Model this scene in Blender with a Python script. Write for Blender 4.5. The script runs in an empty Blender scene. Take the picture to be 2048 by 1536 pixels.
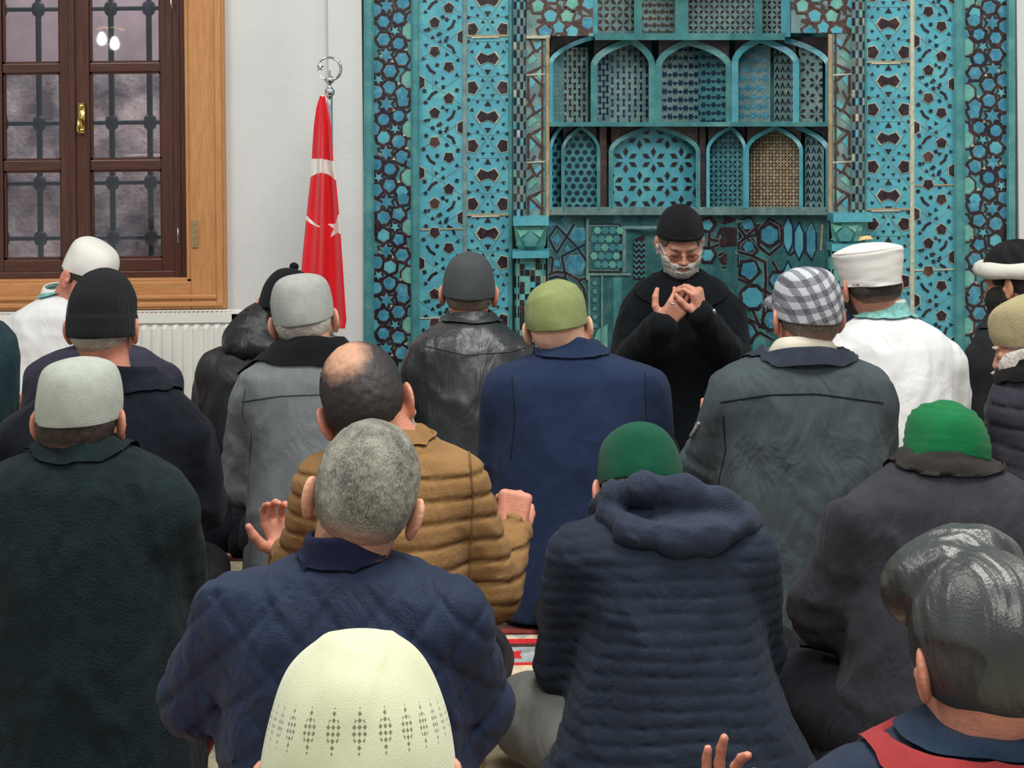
import bpy, bmesh, math, random
import numpy as np
from mathutils import Vector, Matrix, Euler
from mathutils.bvhtree import BVHTree
PI = math.pi
S = bpy.context.scene
COL = S.collection
random.seed(7)

# ---------------------------------------------------------------- camera, light, exposure
F = 2900.0            # focal length in pixels of the 2048 px wide frame
CX, CY = 1024.0, 190.0
CH = 1.40             # lens height
ROLL = math.radians(0.6)
cam_d = bpy.data.cameras.new('camera')
cam_d.sensor_fit = 'HORIZONTAL'; cam_d.sensor_width = 36.0
cam_d.lens = 36.0 * F / 2048.0
cam_d.shift_y = -(768.0 - CY) / 2048.0
cam_d.clip_start = 0.05; cam_d.clip_end = 60
cam = bpy.data.objects.new('camera', cam_d); COL.objects.link(cam)
cam.matrix_world = Matrix.Translation((0, 0, CH)) @ Matrix.Rotation(PI / 2, 4, 'X') @ Matrix.Rotation(-ROLL, 4, 'Z')
S.camera = cam
S.view_settings.view_transform = 'Standard'; S.view_settings.look = 'None'
S.view_settings.gamma = 1.0; S.view_settings.exposure = 0.0
S.view_settings.use_curve_mapping = False

W = bpy.data.worlds.new('world'); S.world = W; W.use_nodes = True
W.node_tree.nodes['Background'].inputs[0].default_value = (0.93, 0.97, 1.0, 1)
W.node_tree.nodes['Background'].inputs[1].default_value = 0.40

def area(name, loc, size, power, rot=(0, 0, 0), col=(1, 0.97, 0.92)):
    l = bpy.data.lights.new(name, 'AREA'); l.shape = 'RECTANGLE'
    l.size, l.size_y = size; l.energy = power; l.color = col
    o = bpy.data.objects.new(name, l); COL.objects.link(o)
    o.location = loc; o.rotation_euler = rot
    return o
area('ceiling_lamp_light', (0.5, 2.9, 3.7), (1.3, 1.3), 100)
area('ceiling_lamp_light', (-2.4, 3.4, 3.7), (1.0, 1.0), 62)
area('ceiling_lamp_light', (3.0, 3.6, 3.7), (1.0, 1.0), 56)
area('ceiling_lamp_light', (0.2, 0.2, 3.6), (1.6, 1.6), 74, (math.radians(12), 0, 0))

def P(px, py, d):
    """world point seen at photo pixel (px, py) at distance d in front of the lens plane"""
    u = (px - CX) / F; v = -(py - CY) / F
    c, s = math.cos(-ROLL), math.sin(-ROLL)
    return Vector((d * (u * c - v * s), d, CH + d * (u * s + v * c)))

# ---------------------------------------------------------------- materials
def lin(c):
    out = []
    for v in c:
        v /= 255.0
        out.append(v / 12.92 if v <= 0.04045 else ((v + 0.055) / 1.055) ** 2.4)
    return (out[0], out[1], out[2], 1)

class NT:
    def __init__(s, name):
        s.m = bpy.data.materials.new(name); s.m.use_nodes = True
        s.t = s.m.node_tree; s.b = s.t.nodes['Principled BSDF']
        s.tc = s.t.nodes.new('ShaderNodeTexCoord')
    def n(s, typ, **kw):
        nd = s.t.nodes.new(typ)
        for k, v in kw.items():
            if k.startswith('i_'):
                key = k[2:]
                nd.inputs[int(key) if key.isdigit() else key.replace('_', ' ')].default_value = v
            else: setattr(nd, k, v)
        return nd
    def l(s, a, b): s.t.links.new(a, b)
    def noise(s, scale, detail=3, rough=0.55, dist=0.0, vec=None, stretch=None):
        nd = s.n('ShaderNodeTexNoise', i_Scale=scale, i_Detail=detail, i_Roughness=rough, i_Distortion=dist)
        v = vec or s.tc.outputs['Object']
        if stretch:
            mp = s.n('ShaderNodeMapping'); mp.inputs['Scale'].default_value = stretch
            s.l(v, mp.inputs[0]); v = mp.outputs[0]
        s.l(v, nd.inputs['Vector']); return nd
    def ramp(s, src, stops):
        r = s.n('ShaderNodeValToRGB'); e = r.color_ramp.elements
        while len(e) < len(stops): e.new(0.5)
        for i, (p, c) in enumerate(stops):
            e[i].position = p; e[i].color = c
        s.l(src, r.inputs[0]); return r.outputs[0]
    def mix(s, fac, a, b, mode='MIX'):
        x = s.n('ShaderNodeMix', data_type='RGBA', blend_type=mode)
        for inp, v in ((x.inputs[0], fac), (x.inputs[6], a), (x.inputs[7], b)):
            if hasattr(v, 'is_linked') or hasattr(v, 'node'): s.l(v, inp)
            else: inp.default_value = v
        return x.outputs[2]
    def math(s, op, a, b=None, c=None):
        x = s.n('ShaderNodeMath', operation=op)
        for i, v in enumerate((a, b, c)):
            if v is None: continue
            if hasattr(v, 'node'): s.l(v, x.inputs[i])
            else: x.inputs[i].default_value = v
        return x.outputs[0]
    def bump(s, h, strength, dist=0.01, prev=None):
        b = s.n('ShaderNodeBump', i_Strength=strength, i_Distance=dist)
        s.l(h, b.inputs['Height'])
        if prev: s.l(prev, b.inputs['Normal'])
        return b.outputs[0]
    def color(s, v):
        if hasattr(v, 'node'): s.l(v, s.b.inputs['Base Color'])
        else: s.b.inputs['Base Color'].default_value = v
    def normal(s, v): s.l(v, s.b.inputs['Normal'])
    def set(s, **kw):
        for k, v in kw.items(): s.b.inputs[k.replace('_', ' ')].default_value = v

def mul(c, f): return (min(c[0] * f, 1), min(c[1] * f, 1), min(c[2] * f, 1), 1)

_M = {}
def cloth(name, rgb, rough=0.9, grain=500, gs=0.25, fold=0.0, var=0.25, vs=9.0, sheen=0.04, spec=0.15, ribs=None):
    """woven or knitted fabric: large mottling, thread bump, soft folds"""
    if name in _M: return _M[name]
    t = NT(name); c = lin(rgb)
    nz = t.noise(vs, 4)
    t.color(t.ramp(nz.outputs[0], [(0.3, mul(c, 1 - var)), (0.7, mul(c, 1 + var))]))
    g = t.noise(grain, 2)
    nb = t.bump(g.outputs[0], gs, 0.004)
    if fold:
        f = t.noise(11, 3, dist=0.6, stretch=(1, 1, 0.45))
        nb = t.bump(f.outputs[0], fold, 0.05, nb)
    if ribs:
        w = t.n('ShaderNodeTexWave', wave_type='BANDS', bands_direction=ribs[0], i_Scale=ribs[1], i_Distortion=ribs[2])
        t.l(t.tc.outputs['Object'], w.inputs['Vector'])
        nb = t.bump(w.outputs[1], ribs[3], 0.006, nb)
    t.normal(nb)
    t.set(Roughness=rough); t.b.inputs['Sheen Weight'].default_value = sheen
    t.b.inputs['Specular IOR Level'].default_value = spec
    _M[name] = t.m; return t.m

def leather(name, rgb, rough=0.42, fold=0.5):
    if name in _M: return _M[name]
    t = NT(name); c = lin(rgb)
    nz = t.noise(6, 4)
    t.color(t.ramp(nz.outputs[0], [(0.3, mul(c, 0.7)), (0.75, mul(c, 1.35))]))
    v = t.n('ShaderNodeTexVoronoi', i_Scale=260.0); t.l(t.tc.outputs['Object'], v.inputs['Vector'])
    nb = t.bump(v.outputs['Distance'], 0.12, 0.003)
    f = t.noise(7, 3, dist=0.8, stretch=(1.6, 1.0, 0.5))
    nb = t.bump(f.outputs[0], fold, 0.03, nb)
    t.normal(nb); t.set(Roughness=rough); t.b.inputs['Specular IOR Level'].default_value = 0.5
    _M[name] = t.m; return t.m

def skin(name, rgb=(214, 158, 130)):
    if name in _M: return _M[name]
    t = NT(name); c = lin(rgb)
    a = t.noise(28, 5); b = t.noise(160, 2)
    col = t.ramp(a.outputs[0], [(0.3, mul(c, 0.80)), (0.72, mul(c, 1.12))])
    t.color(t.mix(0.25, col, t.ramp(b.outputs[0], [(0.35, (c[0] * .8, c[1] * .6, c[2] * .55, 1)), (0.65, mul(c, 1.1))])))
    w = t.noise(90, 4, stretch=(0.6, 1, 2.2))
    t.normal(t.bump(w.outputs[0], 0.25, 0.004))
    t.set(Roughness=0.52); t.b.inputs['Subsurface Weight'].default_value = 0.12
    t.b.inputs['Subsurface Radius'].default_value = (0.012, 0.004, 0.002)
    t.b.inputs['Subsurface Scale'].default_value = 1.0
    _M[name] = t.m; return t.m

def hairmat(name, rgb, rgb2, scale=60, thr=(0.35, 0.65), fade=.42):
    if name in _M: return _M[name]
    t = NT(name)
    a = t.noise(scale, 5, 0.7); b = t.noise(420, 3, stretch=(1, 1, 0.35))
    col = t.ramp(a.outputs[0], [(thr[0], lin(rgb)), (thr[1], lin(rgb2))])
    hc = t.mix(0.35, col, t.ramp(b.outputs[0], [(0.35, mul(lin(rgb), .6)), (0.65, mul(lin(rgb2), 1.25))]))
    if fade:
        sx = t.n('ShaderNodeSeparateXYZ'); t.l(t.tc.outputs['Object'], sx.inputs[0])
        k = t.math('ADD', t.math('MULTIPLY', sx.outputs[2], 10.0), t.math('MULTIPLY', a.outputs[0], .25))
        k = t.ramp(t.math('ADD', k, 1.0), [(fade, (1, 1, 1, 1)), (fade + .30, (0, 0, 0, 1))])
        hc = t.mix(k, hc, lin((176, 134, 112)))
    t.color(hc)
    t.normal(t.bump(b.outputs[0], 0.8, 0.006))
    t.set(Roughness=0.75); _M[name] = t.m; return t.m

def glaze(name, rgb, var=0.3, rough=0.28, vs=14, tint=None, dirt=0.35):
    """glazed tile: uneven colour from piece to piece, fine crackle, pale dust"""
    if name in _M: return _M[name]
    t = NT(name); c = lin(rgb)
    a = t.noise(vs, 4, 0.6); b = t.noise(70, 4, 0.65)
    c2 = lin(tint) if tint else mul(c, 1 + var)
    col = t.ramp(a.outputs[0], [(0.32, mul(c, 1 - var)), (0.52, c), (0.7, c2)])
    d = t.ramp(b.outputs[0], [(0.56, (0, 0, 0, 1)), (0.74, (1, 1, 1, 1))])
    dd = t.n('ShaderNodeMath', operation='MULTIPLY', i_1=dirt); t.l(d, dd.inputs[0])
    t.color(t.mix(dd.outputs[0], col, lin((150, 160, 140))))
    t.normal(t.bump(b.outputs[0], 0.35, 0.004))
    t.set(Roughness=rough); t.b.inputs['Specular IOR Level'].default_value = 0.45
    _M[name] = t.m; return t.m

def plain(name, rgb, rough=0.6, metal=0.0, bs=0.0, bscale=40, var=0.08, spec=0.5):
    if name in _M: return _M[name]
    t = NT(name); c = lin(rgb)
    a = t.noise(bscale, 4)
    t.color(t.ramp(a.outputs[0], [(0.3, mul(c, 1 - var)), (0.7, mul(c, 1 + var))]))
    if bs: t.normal(t.bump(a.outputs[0], bs, 0.01))
    t.set(Roughness=rough, Metallic=metal); t.b.inputs['Specular IOR Level'].default_value = spec
    _M[name] = t.m; return t.m

def wood(name, a, b, axis=(14, 14, 1.2), rough=0.45):
    if name in _M: return _M[name]
    t = NT(name)
    n1 = t.noise(3.0, 6, 0.65, 1.2, stretch=axis); n2 = t.noise(16, 4, 0.6, 0.3, stretch=axis)
    col = t.ramp(n1.outputs[0], [(0.3, lin(a)), (0.7, lin(b))])
    t.color(t.mix(0.3, col, t.ramp(n2.outputs[0], [(0.35, mul(lin(a), .75)), (0.6, lin(b))])))
    t.normal(t.bump(n2.outputs[0], 0.15, 0.004)); t.set(Roughness=rough)
    _M[name] = t.m; return t.m

# ---------------------------------------------------------------- object helpers
def tag(o, label=None, cat=None, group=None, kind=None):
    if label: o['label'] = label
    if cat: o['category'] = cat
    if group: o['group'] = group
    if kind: o['kind'] = kind
    return o
def empty(name, loc=(0, 0, 0), **kw):
    o = bpy.data.objects.new(name, None); o.location = loc; o.empty_display_size = 0.05
    COL.objects.link(o); tag(o, **kw); return o
def raw(name, verts, faces, mats, parent=None, smooth=False, midx=None, mtx=None):
    me = bpy.data.meshes.new(name)
    me.from_pydata([tuple(v) for v in verts], [], [tuple(f) for f in faces])
    for m in (mats if isinstance(mats, (list, tuple)) else [mats]): me.materials.append(m)
    if midx is not None: me.polygons.foreach_set('material_index', midx)
    if smooth: me.polygons.foreach_set('use_smooth', [True] * len(me.polygons))
    me.update()
    o = bpy.data.objects.new(name, me); COL.objects.link(o)
    if parent is not None: o.parent = parent
    if mtx is not None: o.matrix_local = mtx
    return o

class MB:
    """collects boxes, prisms, tubes and lathes in a frame with its origin at 'o'"""
    def __init__(s, o=(0, 0, 0)): s.v = []; s.f = []; s.mi = []; s.o = Vector(o); s.cur = 0
    def add(s, vs, fs):
        k = len(s.v); s.v += [Vector(v) - s.o for v in vs]
        s.f += [tuple(i + k for i in f) for f in fs]; s.mi += [s.cur] * len(fs)
    def box(s, a, b):
        (x0, y0, z0), (x1, y1, z1) = a, b
        s.add([(x0, y0, z0), (x1, y0, z0), (x1, y1, z0), (x0, y1, z0), (x0, y0, z1), (x1, y0, z1), (x1, y1, z1), (x0, y1, z1)],
              [(0, 3, 2, 1), (4, 5, 6, 7), (0, 1, 5, 4), (1, 2, 6, 5), (2, 3, 7, 6), (3, 0, 4, 7)])
    def hull8(s, front, back):
        n = len(front)
        s.add(list(front) + list(back), [tuple(range(n)), tuple(range(2 * n - 1, n - 1, -1))] +
              [(i, i + n, (i + 1) % n + n, (i + 1) % n) for i in range(n)])
    def tube(s, pts, r, seg=10, closed=False, rs=None):
        pts = [Vector(p) for p in pts]; n = len(pts); vs = []; fs = []
        up = None
        for i, p in enumerate(pts):
            a = pts[(i - 1) % n] if (closed or i) else p; b = pts[(i + 1) % n] if (closed or i < n - 1) else p
            t = (b - a).normalized()
            if up is None: up = t.orthogonal().normalized()
            up = (up - t * up.dot(t)); up = up.normalized() if up.length > 1e-6 else t.orthogonal().normalized()
            w = t.cross(up); rr = rs[i] if rs else r
            for k in range(seg):
                an = 2 * PI * k / seg; vs.append(p + (up * math.cos(an) + w * math.sin(an)) * rr)
        m = n if closed else n - 1
        for i in range(m):
            for k in range(seg):
                j = (i + 1) % n
                fs.append((i * seg + k, i * seg + (k + 1) % seg, j * seg + (k + 1) % seg, j * seg + k))
        if not closed: fs.append(tuple(range(seg - 1, -1, -1))); fs.append(tuple(range((n - 1) * seg, n * seg)))
        s.add(vs, fs)
    def lathe(s, c, prof, seg=24):
        c = Vector(c); vs = []; fs = []
        for r, z in prof:
            for k in range(seg):
                a = 2 * PI * k / seg; vs.append(c + Vector((r * math.cos(a), r * math.sin(a), z)))
        for i in range(len(prof) - 1):
            for k in range(seg):
                fs.append((i * seg + k, i * seg + (k + 1) % seg, (i + 1) * seg + (k + 1) % seg, (i + 1) * seg + k))
        fs.append(tuple(range(seg - 1, -1, -1))); fs.append(tuple(range((len(prof) - 1) * seg, len(prof) * seg)))
        s.add(vs, fs)
    def build(s, name, mats, parent=None, smooth=False, **kw):
        o = raw(name, s.v, s.f, mats, parent, smooth, s.mi)
        if parent is None: o.location = s.o
        if kw: tag(o, **kw)
        return o
# ---------------------------------------------------------------- the room
WD = 5.72                                   # distance of the front wall
t = NT('white plaster')
a = t.noise(3, 3); b = t.noise(55, 5, 0.7)
t.color(t.ramp(a.outputs[0], [(0.3, lin((206, 209, 208))), (0.7, lin((216, 218, 216)))]))
t.normal(t.bump(b.outputs[0], 0.25, 0.008)); t.set(Roughness=0.85)
M_wall = t.m

# window opening in wall pixels -> world
wx0, wx1 = P(-330, 300, WD).x, P(452, 300, WD).x
wz0 = P(230, 617, WD).z; wz1 = P(230, -330, WD).z
cornerx = P(661, 300, WD).x; mx0 = P(728, 300, WD).x; mx1 = P(2030, 300, WD).x
TOP = 4.4
def wall(name, x0, x1, y, th, z0=0, z1=TOP):
    m = MB((0, 0, 0)); m.box((x0, y, z0), (x1, y + th, z1)); return m
m = MB()
m.box((-4.6, WD, 0), (wx0, WD + .6, TOP)); m.box((wx0, WD, 0), (wx1, WD + .6, wz0))
m.box((wx0, WD, wz1), (wx1, WD + .6, TOP)); m.box((wx1, WD, 0), (cornerx, WD + .6, TOP))
tag(m.build('wall_left', M_wall), kind='structure')
for nm_, a_, b_, c_, e_ in (('wall_front', cornerx, mx0, WD - .035, .63), ('wall_right', mx1, 4.6, WD - .035, .63), ('wall_back', mx0, mx1, WD + .62, .1)):
    m = MB(); m.box((a_, c_, 0), (b_, c_ + e_, TOP)); tag(m.build(nm_, M_wall), kind='structure')

# floor with patterned carpet
t = NT('carpet ground')
n1 = t.noise(9, 5, 0.7, 0.8); n2 = t.noise(38, 4, 0.6, 0.5)
v1 = t.n('ShaderNodeTexVoronoi', i_Scale=11.0); t.l(t.tc.outputs['Object'], v1.inputs['Vector'])
c1 = t.ramp(n1.outputs[0], [(0.40, lin((150, 160, 160))), (0.5, lin((214, 202, 168))), (0.62, lin((226, 214, 184)))])
c2 = t.ramp(n2.outputs[0], [(0.36, lin((120, 96, 70))), (0.44, (1, 1, 1, 1)), (0.64, (1, 1, 1, 1)), (0.7, lin((206, 120, 96)))])
c3 = t.ramp(v1.outputs['Distance'], [(0.10, lin((190, 120, 90))), (0.16, (1, 1, 1, 1))])
t.color(t.mix(0.8, t.mix(0.7, c1, c2, 'MULTIPLY'), c3, 'MULTIPLY'))
f = t.noise(300, 2); t.normal(t.bump(f.outputs[0], 0.6, 0.006)); t.set(Roughness=0.95)
M_carpet = t.m
m = MB(); m.box((-4.6, -1.2, -.12), (4.6, WD + .72, 0)); tag(m.build('floor', M_carpet), kind='structure')

M_red = cloth('red wool carpet pile', (196, 40, 44), grain=300, gs=0.6, var=0.15)
M_rust = cloth('rust brown carpet border', (120, 48, 42), grain=300, gs=0.6, var=0.3, vs=40)
M_cream = cloth('cream carpet field', (205, 190, 160), grain=300, gs=0.6, var=0.25, vs=30)
M_blue = cloth('grey blue carpet field', (150, 158, 158), grain=300, gs=0.6, var=0.3, vs=30)
M_char = cloth('charcoal carpet line', (70, 50, 46), grain=300, gs=0.6, var=0.3, vs=60)

# rugs: each with a stepped border laid on the floor carpet
def rug(name, x0, y0, x1, y1, z, mats, label, fringe=True, ang=0.0):
    """mats: field, border, line, motif"""
    cx, cy = (x0 + x1) / 2, (y0 + y1) / 2
    w, h = (x1 - x0) / 2, (y1 - y0) / 2
    vs, fs, mi = [], [], []
    def rect(a, b, c, d, zz, k):
        n = len(vs); vs.extend([(a, b, zz), (c, b, zz), (c, d, zz), (a, d, zz)]); fs.append((n, n + 1, n + 2, n + 3)); mi.append(k)
    m = MB(); m.box((-w, -h, 0), (w, h, .004)); vs = [tuple(v) for v in m.v]; fs = list(m.f); mi = [1] * len(fs)
    rect(-w + .035, -h + .035, w - .035, h - .035, .0048, 3)
    rect(-w + .06, -h + .06, w - .06, h - .06, .0054, 2)
    rect(-w + .16, -h + .16, w - .16, h - .16, .0060, 1)
    rect(-w + .18, -h + .18, w - .18, h - .18, .0066, 0)
    def poly(pts, zz, k):
        n = len(vs); vs.extend([(p[0], p[1], zz) for p in pts]); fs.append(tuple(range(n, n + len(pts)))); mi.append(k)
    rnd = random.Random(len(label))
    # border rosettes
    for i in range(int(2 * w / .11)):
        x = -w + .055 + i * .11
        for yy in (-h + .11, h - .11):
            poly([(x + .036 * math.cos(a * PI / 4) * (1 if a % 2 else .55), yy + .036 * math.sin(a * PI / 4) * (1 if a % 2 else .55)) for a in range(8)], .0062, 1 if i % 2 else 3)
    for i in range(2, int(2 * h / .11) - 2):
        y = -h + .055 + i * .11
        for xx in (-w + .11, w - .11):
            poly([(xx + .036 * math.cos(a * PI / 4) * (1 if a % 2 else .55), y + .036 * math.sin(a * PI / 4) * (1 if a % 2 else .55)) for a in range(8)], .0062, 1 if i % 2 else 3)
    # stepped medallions with saw-tooth edge
    for (mx, my, r) in ((0, 0, min(w, h) * .62), (-w * .55, -h * .5, .14), (w * .55, -h * .5, .14), (-w * .55, h * .5, .14), (w * .55, h * .5, .14)):
        N = 48; pts = []
        for i in range(N):
            a = 2 * PI * i / N; rr = r / (abs(math.cos(a)) + abs(math.sin(a))) * (1.0 if i % 2 else .93)
            pts.append((mx + rr * math.cos(a), my + rr * math.sin(a)))
        poly(pts, .0072, 3); poly([((p[0] - mx) * .93 + mx, (p[1] - my) * .93 + my) for p in pts], .0078, 1)
        poly([((p[0] - mx) * .45 + mx, (p[1] - my) * .45 + my) for p in pts], .0084, 2)
    o = raw(name, vs, fs, mats, None, False, mi)
    o.location = (cx, cy, z); o.rotation_euler = (0, 0, ang)
    tag(o, label=label, cat='rug'); return o
RM = [M_cream, M_red, M_blue, M_char]
RM2 = [M_blue, M_rust, M_cream, M_char]
rug('prayer_rug', -.62, 2.55, 1.30, 3.72, .001, RM, 'cream prayer rug with red border under the man in the hooded navy jacket')
rug('prayer_rug', -2.6, 3.0, -.66, 4.42, .001, RM2, 'rust bordered prayer rug seen beyond the man with the black fleece')
rug('prayer_rug', 1.34, 2.3, 2.9, 3.72, .001, RM, 'cream rug with red zigzag medallion beside the knee of the charcoal coat')
rug('prayer_rug', -1.4, 1.3, .2, 2.50, .001, [M_red, M_cream, M_rust, M_char], 'red rug glimpsed below the elbows of the quilted navy jacket')
rug('prayer_rug', -.62, 3.76, 1.5, 5.1, .001, RM2, 'patterned rug under the kneeling man in the navy blazer')

# ---------------------------------------------------------------- window
M_oak = wood('golden oak', (178, 120, 70), (206, 150, 96))
M_oakh = wood('golden oak rail', (178, 120, 70), (206, 150, 96), axis=(1.2, 14, 14))
M_dark = wood('dark walnut', (60, 34, 28), (92, 56, 44), rough=0.35)
M_darkh = wood('dark walnut rail', (60, 34, 28), (92, 56, 44), axis=(1.2, 14, 14), rough=0.35)
M_iron = plain('forged iron', (62, 72, 78), 0.6, 0.3, 0.3)
M_brass = plain('polished brass', (226, 200, 120), 0.22, 1.0)
M_steel = plain('brushed steel', (200, 200, 200), 0.3, 1.0)
M_chrome = plain('chrome', (225, 225, 228), 0.08, 1.0)
t = NT('window glass'); g = t.n('ShaderNodeBsdfGlass', i_Roughness=0.0, i_IOR=1.5)
tr = t.n('ShaderNodeBsdfTransparent'); gl = t.n('ShaderNodeBsdfGlossy', i_Roughness=0.02)
tr.inputs[0].default_value = (0.86, 0.88, 0.90, 1); gl.inputs[0].default_value = (.9, .9, .95, 1)
fr = t.n('ShaderNodeFresnel', i_IOR=1.65); mx = t.n('ShaderNodeMixShader')
t.l(fr.outputs[0], mx.inputs[0]); t.l(tr.outputs[0], mx.inputs[1]); t.l(gl.outputs[0], mx.inputs[2])
t.l(mx.outputs[0], t.t.nodes['Material Output'].inputs[0]); M_glass = t.m
def X(px): return P(px, 350, WD).x
def Z(py): return P(230, py, WD).z
org = Vector(((wx0 + wx1) / 2, WD, wz0))
win = empty('window_1', org, kind='structure')
fy = WD - .03
WP = [win]
def wbar(name, mat, rects, y0, y1, bev=None):
    m = MB(org)
    for (a, b, c, d) in rects: m.box((X(a), y0, Z(d)), (X(c), y1, Z(b)))
    o = m.build(name, mat, WP[0]); md = o.modifiers.new('bevel', 'BEVEL'); md.width = .004; md.segments = 2; return o
# light oak casing: outer board plus stepped mouldings
wbar('casing_upright', M_oak, [(384, -330, 453, 617)], fy - .012, WD + .05)
wbar('casing_upright', M_oak, [(436, -330, 449, 607)], fy - .022, fy - .01)
wbar('casing_upright', M_oak, [(-330, -330, -250, 617)], fy - .012, WD + .05)
wbar('casing_rail', M_oakh, [(-250, 562, 384, 617)], fy - .012, WD + .05)
wbar('casing_rail', M_oakh, [(-250, 588, 436, 596)], fy - .022, fy - .01)
wbar('casing_rail', M_oakh, [(-250, 602, 449, 611)], fy - .02, fy - .01)
wbar('casing_upright', M_oak, [(374, -330, 386, 574)], fy + .004, WD + .06)
wbar('casing_rail', M_oakh, [(-240, 556, 386, 566)], fy + .004, WD + .06)
# dark frame
wbar('frame_upright', M_dark, [(347, -330, 375, 556)], WD + .006, WD + .09)
wbar('frame_upright', M_dark, [(356, -330, 361, 556)], WD - .002, WD + .01)
wbar('frame_upright', M_dark, [(-240, -330, -212, 556)], WD + .006, WD + .09)
wbar('frame_rail', M_darkh, [(-212, 543, 347, 557)], WD + .006, WD + .09)
def sash(x0, x1, px0, px1):
    rows = [(-235, -70), (-52, 125), (144, 320), (341, 511)]
    WP[0] = empty('casement'); WP[0].parent = win
    wbar('sash_stile', M_dark, [(x0, -330, px0, 545)], WD + .02, WD + .07)
    wbar('sash_stile', M_dark, [(px1, -330, x1, 545)], WD + .02, WD + .07)
    wbar('sash_rail', M_darkh, [(px0, 519, px1, 545)], WD + .02, WD + .07)
    wbar('glazing_bar', M_darkh, [(px0, 320, px1, 341)], WD + .026, WD + .065)
    wbar('glazing_bar', M_darkh, [(px0, 125, px1, 144)], WD + .026, WD + .065)
    wbar('glazing_bar', M_darkh, [(px0, -70, px1, -52)], WD + .026, WD + .065)
    for a, b in rows[1:]:
        m = MB(org); q = 4; b2 = b + (8 if b == 511 else 0)
        for (u0, v0, u1, v1) in ((px0, a, px0 + q, b2), (px1 - q, a, px1, b2), (px0, a, px1, a + q), (px0, b2 - q, px1, b2)):
            m.box((X(u0), WD + .034, Z(v1)), (X(u1), WD + .05, Z(v0)))
        bd = m.build('glazing_bead', M_dark, WP[0])
        m = MB(org); m.box((X(px0), WD + .044, Z(b2)), (X(px1), WD + .048, Z(a))); m.build('pane', M_glass, WP[0])
sash(144, 347, 177, 320); sash(-212, 143, 2, 118)
WP[0] = win
wbar('sash_panel_bar', M_dark, [(-30, -330, 2, 545)], WD + .022, WD + .068)
wbar('closing_strip', M_dark, [(138, -330, 150, 545)], WD + .008, WD + .03)
# brass handle on its plate
m = MB(org); m.box((X(156), WD + .004, Z(266)), (X(170), WD + .01, Z(205)))
for zz in (212, 260): m.tube([(X(163), WD + .006, Z(zz)), (X(163), WD - .002, Z(zz))], .011, 12)
m.tube([(X(163), WD + .005, Z(238)), (X(163), WD - .03, Z(238)), (X(163), WD - .034, Z(250)), (X(162), WD - .034, Z(262))], .007, 10)
m.build('handle', M_brass, win, True)
m = MB(org); m.box((X(388), fy - .018, Z(494)), (X(400), fy - .01, Z(440)))
for zz in (447, 462, 474, 487): m.tube([(X(394), fy - .017, Z(zz)), (X(394), fy - .021, Z(zz))], .004, 8)
m.build('hinge', plain('aged brass', (168, 150, 104), 0.4, 0.35), win)
m = MB(org); m.tube([(X(354), WD - .004, Z(456)), (X(357), WD - .02, Z(458)), (X(357), WD - .02, Z(485)), (X(354), WD - .004, Z(488))], .003, 8)
m.build('window_hook', M_steel, win, True)
m = MB(org); m.tube([(X(346), WD - .004, Z(-10)), (X(348), WD - .02, Z(8)), (X(350), WD - .01, Z(22))], .004, 8)
m.build('window_hook', M_steel, win, True)
# window sill of the reveal outside and iron grille
m = MB(); GY = WD + .34
gx = [5, 80, 225, 301, -60, -130, -200]
gz = [475, 365, 245, 17, -110, -230]
def gX(px): return P(px, 350, GY).x
def gZ(py): return P(230, py, GY).z
for x in gx: m.tube([(gX(x), GY, wz0 + .002), (gX(x), GY, wz1 - .002)], .012, 10)
for z in gz:
    m.tube([(wx0 + .002, GY, gZ(z)), (wx1 - .002, GY, gZ(z))], .010, 10)
    for x in gx:
        m.lathe((gX(x), GY, gZ(z)), [(.012, -.032), (.024, -.022), (.030, 0), (.024, .022), (.012, .032)], 10)
m.build('iron_grille', M_iron, smooth=True, label='forged iron grille of knotted bars outside the window', cat='window grille')
# stone wall across the lane outside, and a pale curtain of light plaster
t = NT('rough lane stone')
v = t.n('ShaderNodeTexVoronoi', i_Scale=2.4); mp = t.n('ShaderNodeMapping'); mp.inputs['Scale'].default_value = (1, 1, 1.8)
t.l(t.tc.outputs['Object'], mp.inputs[0]); t.l(mp.outputs[0], v.inputs['Vector'])
nn = t.noise(5, 6, 0.65, 0.1)
c = t.ramp(nn.outputs[0], [(0.36, lin((58, 52, 54))), (0.5, lin((150, 136, 138))), (0.66, lin((222, 206, 200)))])
t.color(t.mix(0.5, c, t.ramp(v.outputs['Distance'], [(0.2, lin((150, 120, 120))), (0.7, lin((80, 70, 76)))]), 'MIX'))
t.normal(t.bump(nn.outputs[0], 0.6, 0.04)); t.set(Roughness=0.9)
m = MB(); m.box((-6.5, WD + 2.2, -.6), (-.2, WD + 2.5, 1.55)); m.box((-2.05, WD + 1.9, -.6), (-.2, WD + 2.2, 1.1))
m.build('stone_wall', t.m, label='rough stone wall seen through the lower window panes', cat='wall')
m = MB(); m.box((-6.5, WD + 2.7, -.6), (-3.35, WD + 3.0, 4.0))
m.build('building_front', plain('weathered grey render', (84, 88, 84), 0.9, 0, .4, 5, .25), label='dark grey building front outside behind the left window sash', cat='building')
m = MB(); m.box((-3.3, WD + 2.6, 1.2), (-.2, WD + 2.9, 4.2))
m.build('building_front', plain('rosy grey render', (138, 120, 124), 0.9, 0, .4, 5, .2), label='rosy grey building front outside behind the right window sash', cat='building')
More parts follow.
